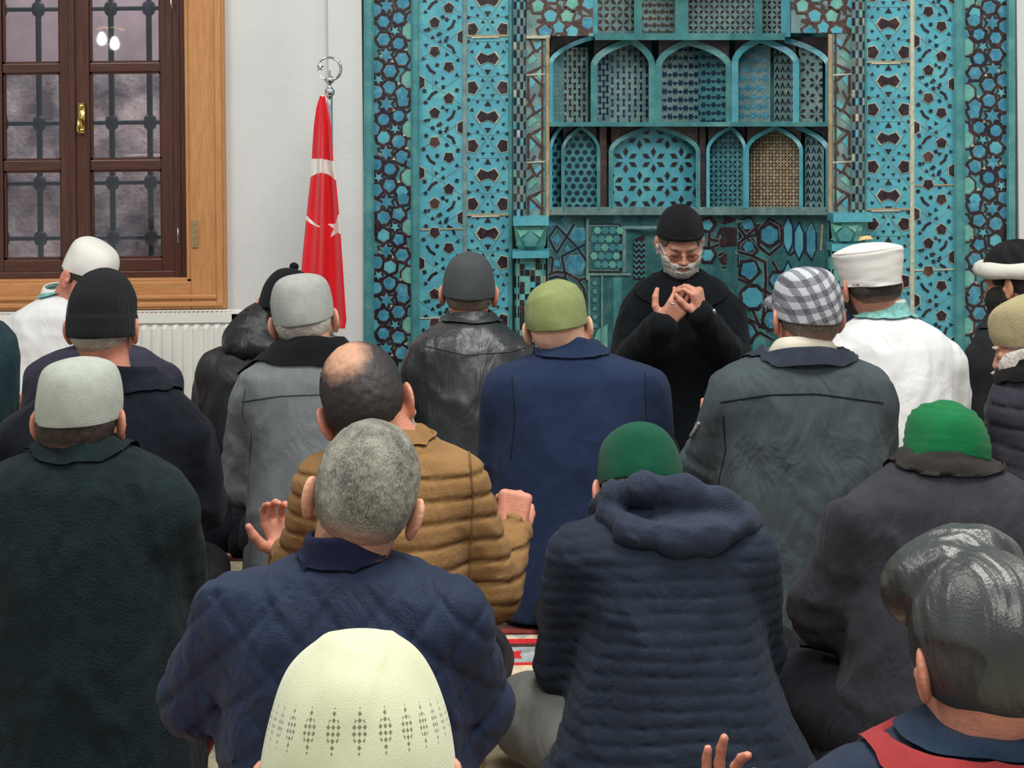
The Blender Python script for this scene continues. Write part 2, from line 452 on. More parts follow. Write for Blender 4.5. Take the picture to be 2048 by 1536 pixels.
# hanging chandelier behind the photographer, which the panes mirror
em = NT('lit frosted bulb'); em.b.inputs['Emission Color'].default_value = (1, .98, .94, 1); em.b.inputs['Emission Strength'].default_value = 16
lp = empty('hanging_lamp', (-3.48, -1.0, 1.9), label='brass hanging lamp with two frosted bulbs behind the photographer', cat='lamp')
m = MB(); m.tube([(0, 0, .1), (0, 0, 1.9)], .006); m.build('rod', M_brass, lp)
m = MB(); m.tube([(-.14, 0, .10), (-.05, 0, .13), (0, 0, .12), (.05, 0, .13), (.14, 0, .10)], .008); m.build('arm', M_brass, lp)
for x_, z_ in ((-.06, .02), (.05, -.02)):
    m = MB(); m.lathe((x_, 0, z_), [(.005, -.055), (.032, -.04), (.042, -.01), (.032, .03), (.014, .06)], 16); m.build('bulb', em.m, lp, True)
area('lane_fill_light', (-1.9, WD + 1.3, 3.6), (1.6, .6), 120, (math.radians(25), 0, 0), (1, .96, .95))  # added fill light, brightens the lane seen through the panes
# ---------------------------------------------------------------- radiator
M_rad = plain('white enamel', (232, 232, 226), 0.35, 0, 0, 5, .03)
rx0, rx1 = P(-60, 700, 5.60).x, P(478, 700, 5.60).x; rz1 = P(300, 628, 5.6).z; rz0 = .10
rad = empty('radiator', ((rx0 + rx1) / 2, 5.63, 0), label='white ribbed panel radiator on the wall below the window', cat='radiator')
ro = Vector(rad.location)
vs, fs = [], []
n = 0; x = rx0 + .02; prof = []
while x < rx1 - .05:
    prof += [(x, 0), (x + .012, -.010), (x + .022, -.010), (x + .034, 0)]; x += .040
for z, s_ in ((rz0, 0), (rz0 + .03, 1), (rz1 - .055, 1), (rz1 - .03, 0)):
    for (a, b) in prof: vs.append(Vector((a, 5.585 + b * s_, z)) - ro)
L = len(prof)
for r in range(3):
    for i in range(L - 1): fs.append((r * L + i, r * L + i + 1, (r + 1) * L + i + 1, (r + 1) * L + i))
raw('ribbed_front', vs, fs, M_rad, rad)
m = MB(ro); m.box((rx0, 5.588, rz0), (rx1, 5.66, rz1 - .006)); m.box((rx1 - .075, 5.584, rz0), (rx1 - .01, 5.59, rz1 - .01)); m.build('panel_body', M_rad, rad)
m = MB(ro); m.box((rx0, 5.575, rz0 - .006), (rx0 + .02, 5.67, rz1)); m.build('side_cover', M_rad, rad)
m = MB(ro); m.box((rx1 - .022, 5.575, rz0 - .006), (rx1, 5.67, rz1)); m.build('side_cover', M_rad, rad)
m = MB(ro); m.box((rx0, 5.575, rz1 - .032), (rx1, 5.582, rz1)); m.box((rx0, 5.575, rz1), (rx1, 5.60, rz1 + .004)); m.box((rx0, 5.66, rz1), (rx1, 5.672, rz1 + .004))
x = rx0
while x < rx1: m.box((x, 5.58, rz1 - .001), (x + .006, 5.668, rz1 + .003)); x += .018
m.build('top_grille', M_rad, rad)
for q_ in ([(rx1 - .04, 5.66, .3), (rx1 - .04, WD, .3)], [(rx0 + .1, 5.66, .3), (rx0 + .1, WD, .3)], [(rx1 - .03, 5.62, .12), (rx1 - .03, 5.62, .0)]):
    m = MB(ro); m.tube(q_, .013); m.build('pipe', M_rad, rad)
# ---------------------------------------------------------------- flag on its pole
fd = 5.38
fl = empty('flag_pole', (P(661, 600, fd).x, fd, 0), label='chrome flag pole with crescent and star finial beside the mihrab', cat='flag pole')
fo = Vector(fl.location); px_ = P(660, 300, fd).x
m = MB(fo); m.tube([(px_ - .008, fd, .03), (px_, fd, P(661, 188, fd).z)], .0125, 16); m.build('pole', M_chrome, fl, True)
m = MB(fo); m.lathe((px_, fd, 0), [(.15, 0), (.155, .01), (.14, .03), (.05, .045), (.02, .07), (.014, .09)], 32); m.build('base', M_chrome, fl, True)
z0 = P(661, 192, fd).z
m = MB(fo); m.lathe((px_ + .001, fd, z0), [(.013, 0), (.018, .006), (.019, .02), (.012, .03), (.006, .036), (.008, .045), (.017, .052), (.019, .062), (.012, .072), (.005, .078), (.005, .095)], 20)
cz = P(659, 138, fd).z; R1 = .043
pts = [(px_ + math.cos(a) * R1, fd, cz + math.sin(a) * R1) for a in [math.radians(205 + i * 325 / 40) for i in range(41)]]
m.tube(pts, .004, 8, rs=[.0012 + .0048 * math.sin(PI * i / 40) ** .8 for i in range(41)])
sc = Vector((P(640, 131, fd).x, fd, cz + .006))
st = [(sc.x + (.017 if i % 2 == 0 else .007) * math.cos(PI / 2 + i * PI / 5), sc.z + (.017 if i % 2 == 0 else .007) * math.sin(PI / 2 + i * PI / 5)) for i in range(10)]
m.hull8([(a, fd - .002, b) for a, b in st], [(a, fd + .002, b) for a, b in st]); m.build('finial', M_chrome, fl, True)

M_flag = cloth('red flag satin', (222, 24, 38), rough=0.55, grain=700, gs=0.1, var=0.08, sheen=0.3)
M_flagw = cloth('white flag satin', (236, 232, 226), rough=0.55, grain=700, gs=0.1, var=0.04, sheen=0.3)
edge = [(192, 641, 648), (215, 634, 653), (250, 629, 660), (315, 624, 664), (350, 622, 669), (400, 616, 674), (450, 611, 679), (520, 604, 685), (600, 599, 690), (640, 598, 693), (657, 600, 690), (700, 600, 690)]
ey = [e[0] for e in edge]; e0 = [e[1] for e in edge]; e1 = [e[2] for e in edge]
# hoisted flag hanging in deep folds; the white crescent and star lie partly in the folds
star = [(681, 447)]; 
def instar(x, y):
    cx, cy, R = 676, 455, 26; dx, dy = x - cx, y - cy; r = math.hypot(dx * 1.15, dy)
    if r > R: return False
    a = (math.degrees(math.atan2(dy, dx)) - 200) % 72; a = min(a, 72 - a)
    ra = R * math.sin(math.radians(18)) / math.sin(math.radians(180 - 18 - a)) if a < 36.01 else 0
    return r < ra * 1.02
def white(x, y):
    top = 318 + ((x - 645) / 22) ** 2 * 3 + (x - 645) * .12
    bot = 346 + ((x - 645) / 22) ** 2 * 9 + (x - 645) * .08
    if top < y < bot and 622 < x < 671: return True
    # lower horn of the crescent
    if 608 < x < 641 and 425 < y < 458:
        k = (x - 609) / 32.0; yl = 437 + 17 * math.sin(k * PI / 2); th = 11 * (1 - k) ** .7
        if yl - th < y < yl: return True
    return instar(x, y)
NX, NY = 110, 300
def flagpt(u, y):
    a, b = np.interp(y, ey, e0), np.interp(y, ey, e1); x = a + (b - a) * u
    dep = .022 * math.sin(u * 9.2 + y * .003) * min(1, (y - 185) / 120) + .01 * math.sin(u * 21 + 1 + y * .004) * min(1, (y - 185) / 200)
    return x, P(x, y, fd - .045 + dep)
vs, fs, mi = [], [], []
for j in range(NY + 1):
    y = 192 + (657 + 0 - 192) * j / NY
    for i in range(NX + 1):
        vs.append(flagpt(i / NX, y)[1])
for j in range(NY):
    for i in range(NX):
        u, y = (i + .5) / NX, 192 + 465 * (j + .5) / NY
        k = j * (NX + 1) + i; fs.append((k, k + NX + 1, k + NX + 2, k + 1)); mi.append(1 if white(flagpt(u, y)[0], y) else 0)
b0 = vs[len(vs) // 2].copy()
o = raw('flag', [v - b0 for v in vs], fs, [M_flag, M_flagw], None, True, mi); o.location = b0
md = o.modifiers.new('solid', 'SOLIDIFY'); md.thickness = .004
tag(o, label='red flag with white crescent and star hanging from the chrome pole', cat='flag')
m = MB((px_, fd, z0)); m.tube([P(650, 196, fd - .02), P(645, 192, fd - .045)], .004); m.tube([P(653, 196, fd - .012), P(649, 240, fd - .03)], .003)
m.build('white_flag_cord', M_flagw, fl); bpy.data.objects['white_flag_cord'].location = Vector((px_, fd, z0)) - fo

# ---------------------------------------------------------------- mihrab
G_turq = glaze('turquoise glaze', (86, 168, 186), 0.16, tint=(104, 184, 188))
G_rim = glaze('green turquoise glaze', (72, 138, 142), 0.22, tint=(96, 156, 150))
G_blue = glaze('deep blue glaze', (62, 136, 164), 0.25, vs=30, tint=(96, 166, 188))
G_dark = glaze('aubergine glaze', (46, 34, 42), 0.4, vs=30, tint=(76, 52, 54), dirt=0.15)
G_pale = plain('pale lime joint', (188, 188, 164), 0.9, 0, .4, 60, .2)
G_sand = plain('worn sandy plaster', (164, 146, 116), 0.9, 0, .4, 30, .25)
G_grey = glaze('grey teal glaze', (112, 142, 142), 0.25, vs=22, tint=(140, 160, 152))
G_green = glaze('sea green glaze', (108, 176, 162), 0.2, vs=24, tint=(132, 190, 174))
G_navy = glaze('cobalt glaze', (20, 44, 74), 0.3, vs=30, dirt=0.1)
G_brown = glaze('manganese brown glaze', (78, 56, 52), 0.3, vs=30, tint=(100, 74, 64), dirt=0.2)
G_shade = glaze('shaded teal glaze', (52, 104, 108), 0.28, tint=(74, 122, 118))  # shade of the niche interior put into a darker teal
GM = [G_turq, G_rim, G_blue, G_dark, G_pale, G_sand, G_grey, G_green, G_navy, G_brown, G_shade]
TURQ, RIM, BLUE, DARK, PALE, SAND, GREY, GREEN, NAVY, BROWN, SHADED = range(11)
mc = P(1378, 600, WD)
MO = Vector((mc.x, WD, 0))
mih = empty('mihrab', MO, label='turquoise mosaic tile mihrab niche with carved honeycomb vault in the front wall', cat='mihrab')

def clip(poly, x0, y0, x1, y1):
    def cut(pts, ins, inter):
        out = []
        for i in range(len(pts)):
            a, b = pts[i - 1], pts[i]
            if ins(b):
                if not ins(a): out.append(inter(a, b))
                out.append(b)
            elif ins(a): out.append(inter(a, b))
        return out
    def ix(v): return lambda a, b: (v, a[1] + (b[1] - a[1]) * (v - a[0]) / (b[0] - a[0]))
    def iy(v): return lambda a, b: (a[0] + (b[0] - a[0]) * (v - a[1]) / (b[1] - a[1]), v)
    for ins, it in ((lambda p: p[0] >= x0, ix(x0)), (lambda p: p[0] <= x1, ix(x1)), (lambda p: p[1] >= y0, iy(y0)), (lambda p: p[1] <= y1, iy(y1))):
        if not poly: return []
        poly = cut(poly, ins, it)
    return poly

class Pat:
    """tile inlay: polygons in front-view coordinates laid on a surface given by dep(x)"""
    def __init__(s, dep, box): s.dep = dep; s.b = box; s.v = []; s.f = []; s.mi = []
    def w(s, x, y, lift): return P(x, y, s.dep(x) - lift) - MO
    def poly(s, pts, mat, lift=.003, th=.003):
        pts = clip(pts, *s.b); s.k = getattr(s, 'k', 0) + 1; lift += (s.k % 50) * 1.6e-5
        if len(pts) < 3: return
        n = len(pts); k = len(s.v)
        s.v += [s.w(x, y, lift) for x, y in pts] + [s.w(x, y, lift - th) for x, y in pts]
        s.f.append(tuple(k + i for i in range(n))); s.mi.append(mat)
        for i in range(n): s.f.append((k + i, k + i + n, k + (i + 1) % n + n, k + (i + 1) % n)); s.mi.append(mat)
    def rim(s, pts, mat, rimmat=PALE, g=1.16, lift=.003):
        cx = sum(p[0] for p in pts) / len(pts); cy = sum(p[1] for p in pts) / len(pts)
        s.poly([(cx + (x - cx) * g, cy + (y - cy) * g) for x, y in pts], rimmat, lift)
        s.poly(pts, mat, lift + .0012, .0012)
    def ng(s, cx, cy, r, n, a0, mat, rimmat=None, sx=1, g=1.16, lift=.003):
        pts = [(cx + r * sx * math.cos(math.radians(a0 + 360 * i / n)), cy + r * math.sin(math.radians(a0 + 360 * i / n))) for i in range(n)]
        s.rim(pts, mat, rimmat, g, lift) if rimmat is not None else s.poly(pts, mat, lift)
    def star(s, cx, cy, r, r2, n, a0, mat, rimmat=None, g=1.15):
        pts = [(cx + (r if i % 2 == 0 else r2) * math.cos(math.radians(a0 + 180 * i / n)), cy + (r if i % 2 == 0 else r2) * math.sin(math.radians(a0 + 180 * i / n))) for i in range(2 * n)]
        s.rim(pts, mat, rimmat, g) if rimmat is not None else s.poly(pts, mat)
    def seg(s, a, b, w, mat, lift=.0036):
        dx, dy = b[0] - a[0], b[1] - a[1]; L = math.hypot(dx, dy) or 1; nx, ny = -dy / L * w / 2, dx / L * w / 2
        ex, ey_ = dx / L * w * .3, dy / L * w * .3
        s.poly([(a[0] - ex + nx, a[1] - ey_ + ny), (b[0] + ex + nx, b[1] + ey_ + ny), (b[0] + ex - nx, b[1] + ey_ - ny), (a[0] - ex - nx, a[1] - ey_ - ny)], mat, lift)
    def line(s, pts, w, mat, halo=None):
        for a, b in zip(pts, pts[1:]):
            if halo is not None: s.seg(a, b, w + 3, halo, .0028)
            s.seg(a, b, w, mat)
    def slab(s, mat, back=.03, n=1):
        x0, y0, x1, y1 = s.b
        for i in range(n):
            a, b = x0 + (x1 - x0) * i / n, x0 + (x1 - x0) * (i + 1) / n; k = len(s.v)
            s.v += [s.w(a, y0, 0), s.w(b, y0, 0), s.w(b, y1, 0), s.w(a, y1, 0), s.w(a, y0, -back), s.w(b, y0, -back), s.w(b, y1, -back), s.w(a, y1, -back)]
            for f in ((0, 3, 2, 1), (0, 1, 5, 4), (3, 7, 6, 2), (0, 4, 7, 3), (1, 2, 6, 5)): s.f.append(tuple(k + j for j in f)); s.mi.append(mat)
    def build(s, name, parent=mih, **kw):
        o = raw(name, s.v, s.f, GM, parent, False, s.mi)
        if kw: tag(o, **kw)
        return o
flat = lambda x: WD - .035
YT, YB = -420, 880                   # the tiled face runs from above the frame to the floor
def yr(py): return py
def moulding(x0, x1, mat, dep=.05, y0=YT, y1=YB, name='moulding'):
    m = MB(MO)
    pts = []
    for (u, dd) in ((0, 0), (0, dep * .6), (.25, dep), (.75, dep), (1, dep * .6), (1, 0)):
        pts.append((x0 + (x1 - x0) * u, WD + .02 - .055 - dd if dd else WD + .02))
    m.hull8([P(x, y0, d) for x, d in pts], [P(x, y1, d) for x, d in pts])
    return m.build(name, mat, mih)

def bandA(x0, x1, y0s, per, mirror, name):
    s = Pat(flat, (x0, YT, x1, YB)); s.slab(RIM); k = (x1 - x0) / 74.0
    big = [(773, 0), (772, 98)]; small = [(790, 50), (757, 147)]
    hx = [(750, 8), (806, -7), (767, 31), (797, 24), (767, 67), (797, 75), (804, 106), (753, 121), (780, 130), (779, 163), (804, 175), (752, 172), (746, 50), (826, 26), (826, 118)]
    f = per / 196.0; rnd = random.Random(5)
    for j in range(-4, 8):
        oy = y0s + j * per
        def tr(p):
            x = (p[0] - 748) * k
            if mirror: x = (x1 - x0) - x
            return x0 + x, oy + p[1] * f
        for p in big: s.star(*tr(p), 21, 14, 6, 30, DARK, None); s.star(*tr(p), 13.5, 7, 6, 30, BLUE, GREY, 1.16)
        for p in small: s.star(*tr(p), 14, 9.5, 5, 20, DARK); s.star(*tr(p), 9, 4, 5, 20, TURQ, GREY, 1.2)
        for p in hx:
            q = tr(p); nn_, aa_ = rnd.choice((6, 6, 7, 5)), rnd.uniform(0, 60); s.ng(q[0], q[1], 19.6, nn_, aa_, DARK); s.ng(q[0], q[1], 12.0, nn_, aa_, BLUE if rnd.random() < .75 else TURQ, GREY if rnd.random() < .7 else None, 1, 1.14)
        for p in ((822, 50), (820, 147)): q = tr(p); s.ng(q[0], q[1], 22, 8, 22, DARK); s.ng(q[0], q[1], 16, 8, 22, GREEN, GREY)
        for p in ((785, 12), (760, 100), (800, 155), (810, 62), (785, 110), (765, 190), (812, 88), (757, 52)):
            q = tr((p[0] + rnd.uniform(-3, 3), p[1])); s.ng(q[0], q[1], 4.2, 3, rnd.uniform(0, 120), PALE if rnd.random() < .55 else SAND)
    return s.build(name)
def bandB(x0, x1, y0s, per, name):
    s = Pat(flat, (x0, YT, x1, YB)); s.slab(TURQ); k = (x1 - x0) / 85.0; f = per / 181.0; rnd = random.Random(9)
    for j in range(-5, 8):
        oy = y0s + j * per
        tr = lambda x, y: (x0 + (x - 840) * k, oy + (y - 103) * f)
        for (x, y, a) in ((870, 103, 90), (898, 134, 90), (898, 197, -90), (870, 226, -90)):
            q = tr(x, y); s.ng(q[0], q[1], 11.5, 5, a, DARK if rnd.random() < .8 else BROWN, PALE, 1, 1.12)
        for (x, y) in ((837, 165), (928, 255)):
            q = tr(x, y); s.ng(q[0], q[1], 15, 6, 30, DARK, PALE, 1, 1.12)
        for (pts) in (((896, 90), (905, 95), (909, 105)), ((855, 130), (861, 140), (870, 146)), ((858, 198), (865, 188), (874, 183)), ((896, 240), (905, 233), (909, 222))):
            s.line([tr(*p) for p in pts], 5, DARK)
        for (x, y, a) in ((881, 67, 0), (895, 75, 180), (881, 83, 40), (866, 75, 20), (894, 39, 80), (894, 109, 10), (875, 130, 60), (914, 150, 30), (886, 156, 10), (873, 165, 0), (887, 174, 50), (853, 90, 90), (848, 117, 10), (852, 60, 70),
                          (852, 205, 10), (858, 240, 90), (886, 215, 20), (914, 180, 60), (918, 215, 0), (877, 250, 30), (892, 262, 60), (916, 120, 45), (850, 182, 33)):
            q = tr(x, y); s.ng(q[0], q[1], 5.0, rnd.choice((3, 3, 4)), a, DARK if rnd.random() < .6 else NAVY, GREEN if rnd.random() < .3 else None)
        for (a, b) in (((840, 120), (925, 60)), ((840, 210), (925, 150)), ((840, 60), (925, 120)), ((840, 150), (925, 210)), ((882, 60), (882, 90)), ((866, 150), (866, 180))):
            s.seg(tr(*a), tr(*b), .9, GREY, .0014)
        if rnd.random() < .35: q = rnd.uniform(0, 180); s.seg((x0, oy + q), (x1, oy + q - 2), 3, SAND if rnd.random() < .5 else PALE, .0042)
    return s.build(name)
def bandC(x0, x1, y0s, per, name, brk):
    s = Pat(flat, (x0, YT, x1, YB)); s.slab(TURQ); cx = (x0 + x1) / 2; k = (x1 - x0) / 82.0; f = per / 116.0; rnd = random.Random(3)
    for j in range(-5, 9):
        oy = y0s + j * per
        T = lambda dx, dy: (cx + dx * k, oy + dy * f)
        bow = [(-22, 0), (-14, -12), (0, -6), (14, -12), (22, 0), (14, 12), (0, 6), (-14, 12)]
        s.poly([T(x * 1.12, y * 1.2) for x, y in bow], PALE, .003); s.poly([T(x, y) for x, y in bow], DARK, .0045)
        for sx in (-1, 1):
            pen = [(sx * 39, 48), (sx * 39, 68), (sx * 26, 71), (sx * 18, 58), (sx * 26, 45)]
            s.rim([T(*p) for p in pen], DARK, PALE, 1.14)
            for (dx, dy, r, a) in ((20, -30, 3.4, 0), (31, -14, 4.6, 20), (31, 15, 4.6, 80), (20, 30, 3.4, 0), (38, 34, 5, 60), (38, -34, 5, 0), (9.5, 43, 4.4, 30), (9.5, -43, 4.4, 90)):
                q = T(sx * dx, dy); s.ng(q[0], q[1], r, 4 if r < 4 else 3, a if sx > 0 else 180 - a, DARK if rnd.random() < .65 else NAVY, GREEN if rnd.random() < .3 else None)
        for sg in (-1, 1):
            s.poly([T(-6.5, 22 * sg), T(6.5, 22 * sg), T(0, 33 * sg)], DARK, .0045)
        q = T(0, 58); s.ng(q[0], q[1], 3.2, 4, 0, NAVY)
        for (a, b) in (((-41, -20), (41, 100)), ((41, -20), (-41, 100)), ((-41, 30), (0, 38)), ((41, 30), (0, 38)), ((0, 38), (-16, 72)), ((0, 38), (16, 72)), ((-41, 82), (41, 82))):
            s.seg(T(*a), T(*b), .9, GREY, .0014)
    for b in brk: s.seg((x0, b), (x1, b - 1), 4, SAND, .005); s.seg((x0 + 10, b + 3), (x1 - 20, b + 2), 3, PALE, .0052)
    return s.build(name)
bandA(748, 822, 12, 196, False, 'star_border'); bandA(1930, 2013, 46, 186, True, 'star_border')
bandB(839, 925, 103, 181, 'pentagon_border'); bandB(1829, 1908, 23, 173, 'pentagon_border')
bandC(934, 1017, 233.5, 116.5, 'bow_tie_border', [72, 430]); bandC(1734, 1820, 162, 114.5, 'bow_tie_border', [124, 419])
moulding(727, 748, G_rim, .03); moulding(822, 839, G_rim, .02); moulding(925, 934, G_grey, .006); moulding(1017, 1025, G_rim, .01)
moulding(2013, 2031, G_rim, .03); moulding(1908, 1930, G_rim, .02); moulding(1820, 1829, G_pale, .006); moulding(1729, 1734, G_rim, .01)

# brick chequer strips beside the niche
def cheq(x0, x1, y0, y1, name):
    s = Pat(lambda x: WD - .05 - .02 * math.sin(PI * (x - x0) / (x1 - x0)), (x0, y0, x1, y1)); s.slab(GREY, .06, 6)
    rnd = random.Random(int(x0)); w = (x1 - x0) / 3.6
    for c in range(-1, 4):
        cx = x0 + (c + .55) * w
        j = 0; y = y0 - (8 if c % 2 else 24)
        while y < y1 + 10:
            mt = rnd.choice((DARK, DARK, NAVY, NAVY, BROWN)); g = rnd.uniform(-1, 1)
            s.poly([(cx - w * .4, y + g), (cx + w * .4, y + g), (cx + w * .4, y + 14.5 + g), (cx - w * .4, y + 14.5 + g)], mt)
            if rnd.random() < .25: s.poly([(cx - w * .4, y + 16.5), (cx + w * .4, y + 16.5), (cx + w * .4, y + 30), (cx - w * .4, y + 30)], rnd.choice((TURQ, GREEN, PALE)))
            y += 32
    return s.build(name)
cheq(1026, 1051, YT, 432, 'chequer_column'); cheq(1703, 1729, YT, 424, 'chequer_column')
# zigzag strapwork strips
def zig(x0, x1, y0, y1, name, mir):
    s = Pat(lambda x: WD - .03, (x0, y0, x1, y1)); s.slab(GREY); w = x1 - x0; rnd = random.Random(21 + mir)
    X_ = lambda u: x1 - u * w if mir else x0 + u * w
    y = y0
    while y < y1:
        for (pts, mt) in (([(.95, 5), (.35, 22), (.95, 40)], TURQ), ([(.12, 30), (.6, 45), (.12, 60)], GREEN), ([(.95, 55), (.5, 76), (.95, 96)], GREEN), ([(.15, 78), (.5, 92), (.15, 110)], TURQ)):
            s.poly([(X_(u), y + v) for u, v in pts], mt, .003)
        for pts in (([(.1, 0), (.45, 28), (.1, 42)]), ([(.9, 60), (.12, 76), (.85, 98), (.7, 118)]), ([(.12, 76), (.12, 118)]), ([(.45, 118), (.1, 142)]), ([(.9, 20), (.55, 30)])):
            s.line([(X_(u), y + v + rnd.uniform(-2, 2)) for u, v in pts], 5, BROWN)
        y += 124
    s.line([(X_(.84), y0), (X_(.84), y1)], 4.5, BROWN)
    if rnd: 
        for yy in (150, 325): s.seg((x0, yy), (x1, yy - 2), 3, PALE)
    return s.build(name)
zig(1052, 1091, 72, 432, 'strapwork_strip', 0); zig(1665, 1703, 66, 424, 'strapwork_strip', 1)
moulding(1091, 1099, G_sand, .012, 74, 432, 'edge_strip'); moulding(1656, 1665, G_sand, .012, 68, 424, 'edge_strip')

# strapwork corner fields above the niche shoulders
def strap(s, cx, cy, R, w, mat, fills, rot=0):
    """one knot of the big interlace: star of pentagons round a ten-sided centre"""
    for i in range(5):
        a = math.radians(rot + 72 * i); b = math.radians(rot + 72 * i + 36); c = math.radians(rot + 72 * (i + 1))
        p1 = (cx + R * .45 * math.cos(a), cy + R * .45 * math.sin(a)); p2 = (cx + R * .95 * math.cos(b), cy + R * .95 * math.sin(b)); p3 = (cx + R * .45 * math.cos(c), cy + R * .45 * math.sin(c))
        s.ng(cx + R * .62 * math.cos(a), cy + R * .62 * math.sin(a), R * .27 + 8, 5, rot + 72 * i + 180, mat, None)
        s.ng(cx + R * .62 * math.cos(a), cy + R * .62 * math.sin(a), R * .27, 5, rot + 72 * i + 180, fills[i % len(fills)], GREY)
        s.line([(cx + R * math.cos(a - .2), cy + R * math.sin(a - .2)), p1 if i % 2 else (cx + R * .3 * math.cos(b), cy + R * .3 * math.sin(b)), p2], w, mat)
        s.line([p2, p3], w, mat)
    s.ng(cx, cy, R * .26, 5, rot + 36, fills[0], GREY)
def field(x0, y0, x1, y1, seed, dep=lambda x: WD - .03, base=GREY, mat=BROWN, name='strapwork_field', R=46, w=6, fills=(TURQ, GREEN, BLUE)):
    s = Pat(dep, (x0, y0, x1, y1)); s.slab(base, .03, 4); rnd = random.Random(seed)
    y = y0 + R * .7; j = 0
    while y < y1 + R:
        x = x0 + R * (.5 if j % 2 else 1.4)
        while x < x1 + R: strap(s, x, y, R, w, mat, fills, rnd.choice((18, 54, -18))); x += R * 1.85
        y += R * 1.55; j += 1
    return s.build(name)
field(1053, -120, 1186, 72, 1); field(1582, -120, 1703, 66, 2)
field(1053, YT, 1703, -121, 4)
moulding(1052, 1100, G_pale, .012, 71, 77, 'edge_strip')

# niche: plan depth of each tier behind the wall face
def prof(ks, off):
    xs = [k[0] for k in ks]; ds = [k[1] for k in ks]
    return lambda x: WD + off + float(np.interp(x, xs, ds))
PL = [(1095, 0), (1185, .13), (1310, .30), (1380, .33), (1460, .30), (1570, .13), (1658, 0)]
d0, d1, d2, d3 = prof(PL, -.03), prof(PL, .03), prof(PL, .09), prof(PL, .12)
CELL = [mih]
def panel(x0, x1, y0, y1, da, db, kind, base, ink, sc=1.0, seed=0):
    """recessed facet between (x0, depth da) and (x1, depth db) carrying its small openwork motif"""
    dep = lambda x: da + (db - da) * (x - x0) / (x1 - x0)
    s = Pat(dep, (x0, y0, x1, y1)); s.slab(base, .02); rnd = random.Random(seed)
    w, h = x1 - x0, y1 - y0
    if kind == 'petal':
        q = 21 * sc; j = 0; y = y0
        while y < y1 + q:
            x = x0
            while x < x1 + q:
                for a in (45, 135, 225, 315):
                    c, t_ = math.cos(math.radians(a)), math.sin(math.radians(a))
                    m_ = (x + c * q * .35, y + t_ * q * .35); n_ = (-t_ * q * .13, c * q * .13)
                    s.poly([(x + c * 2, y + t_ * 2), (m_[0] + n_[0], m_[1] + n_[1]), (x + c * q * .64, y + t_ * q * .64), (m_[0] - n_[0], m_[1] - n_[1])], ink)
                x += q
            y += q
    elif kind == 'dot':
        q = 15 * sc; j = 0; y = y0 + q / 2
        while y < y1:
            x = x0 + (q / 2 if j % 2 else 0) + 3
            while x < x1: s.ng(x, y, q * .34, 6, 0, ink); x += q
            y += q * .86; j += 1
    elif kind == 'stars':
        q = 21 * sc; j = 0; y = y0 + q / 2
        while y < y1:
            x = x0 + (q / 2 if j % 2 else 0)
            while x < x1:
                s.star(x, y, q * .36, q * .18, 6, 0, ink)
                s.ng(x + q / 2, y + 1, q * .17, 6, 0, ink); x += q
            y += q * .8; j += 1
    elif kind == 'vase':
        q = 13 * sc; j = 0; x = x0 + 3
        while x < x1:
            y = y0 + (0 if j % 2 else 11)
            while y < y1:
                s.poly([(x - 3, y - 7), (x + 3, y - 7), (x + 1, y), (x + 3, y + 7), (x - 3, y + 7), (x - 1, y)], ink); y += 22
            x += q * .8; j += 1
    elif kind == 'chev':
        q = 14 * sc; y = y0 + 6
        while y < y1:
            x = x0 + 6
            while x < x1:
                s.poly([(x, y - 7), (x + 5, y + 6), (x + 2.4, y + 6), (x, y), (x - 2.4, y + 6), (x - 5, y + 6)], ink); x += q * .8
            y += q * 1.15
    elif kind == 'flower':
        q = 42 * sc; j = 0; y = y0 + q * .3
        while y < y1 + q:
            x = x0 + (q / 2 if j % 2 else 0)
            while x < x1 + q:
                for a in range(0, 360, 60):
                    c, t_ = math.cos(math.radians(a + 30)), math.sin(math.radians(a + 30)); r = q * .31
                    m_ = (x + c * r, y + t_ * r); n_ = (-t_ * q * .092, c * q * .092)
                    s.rim([(x + c * q * .14, y + t_ * q * .14), (m_[0] + n_[0], m_[1] + n_[1]), (x + c * q * .46, y + t_ * q * .46), (m_[0] - n_[0], m_[1] - n_[1])], ink, GREEN if rnd.random() < .3 else GREY, 1.12)
                x += q
            y += q * .86; j += 1
    elif kind == 'wave':
        y = y0 + 6
        while y < y1:
            x = x0; pts = []
            while x <= x1: pts.append((x, y + 3 * math.sin(x * .35))); x += 4
            s.line(pts, 4, ink); y += 11
    return s.build('tile_panel', CELL[0])
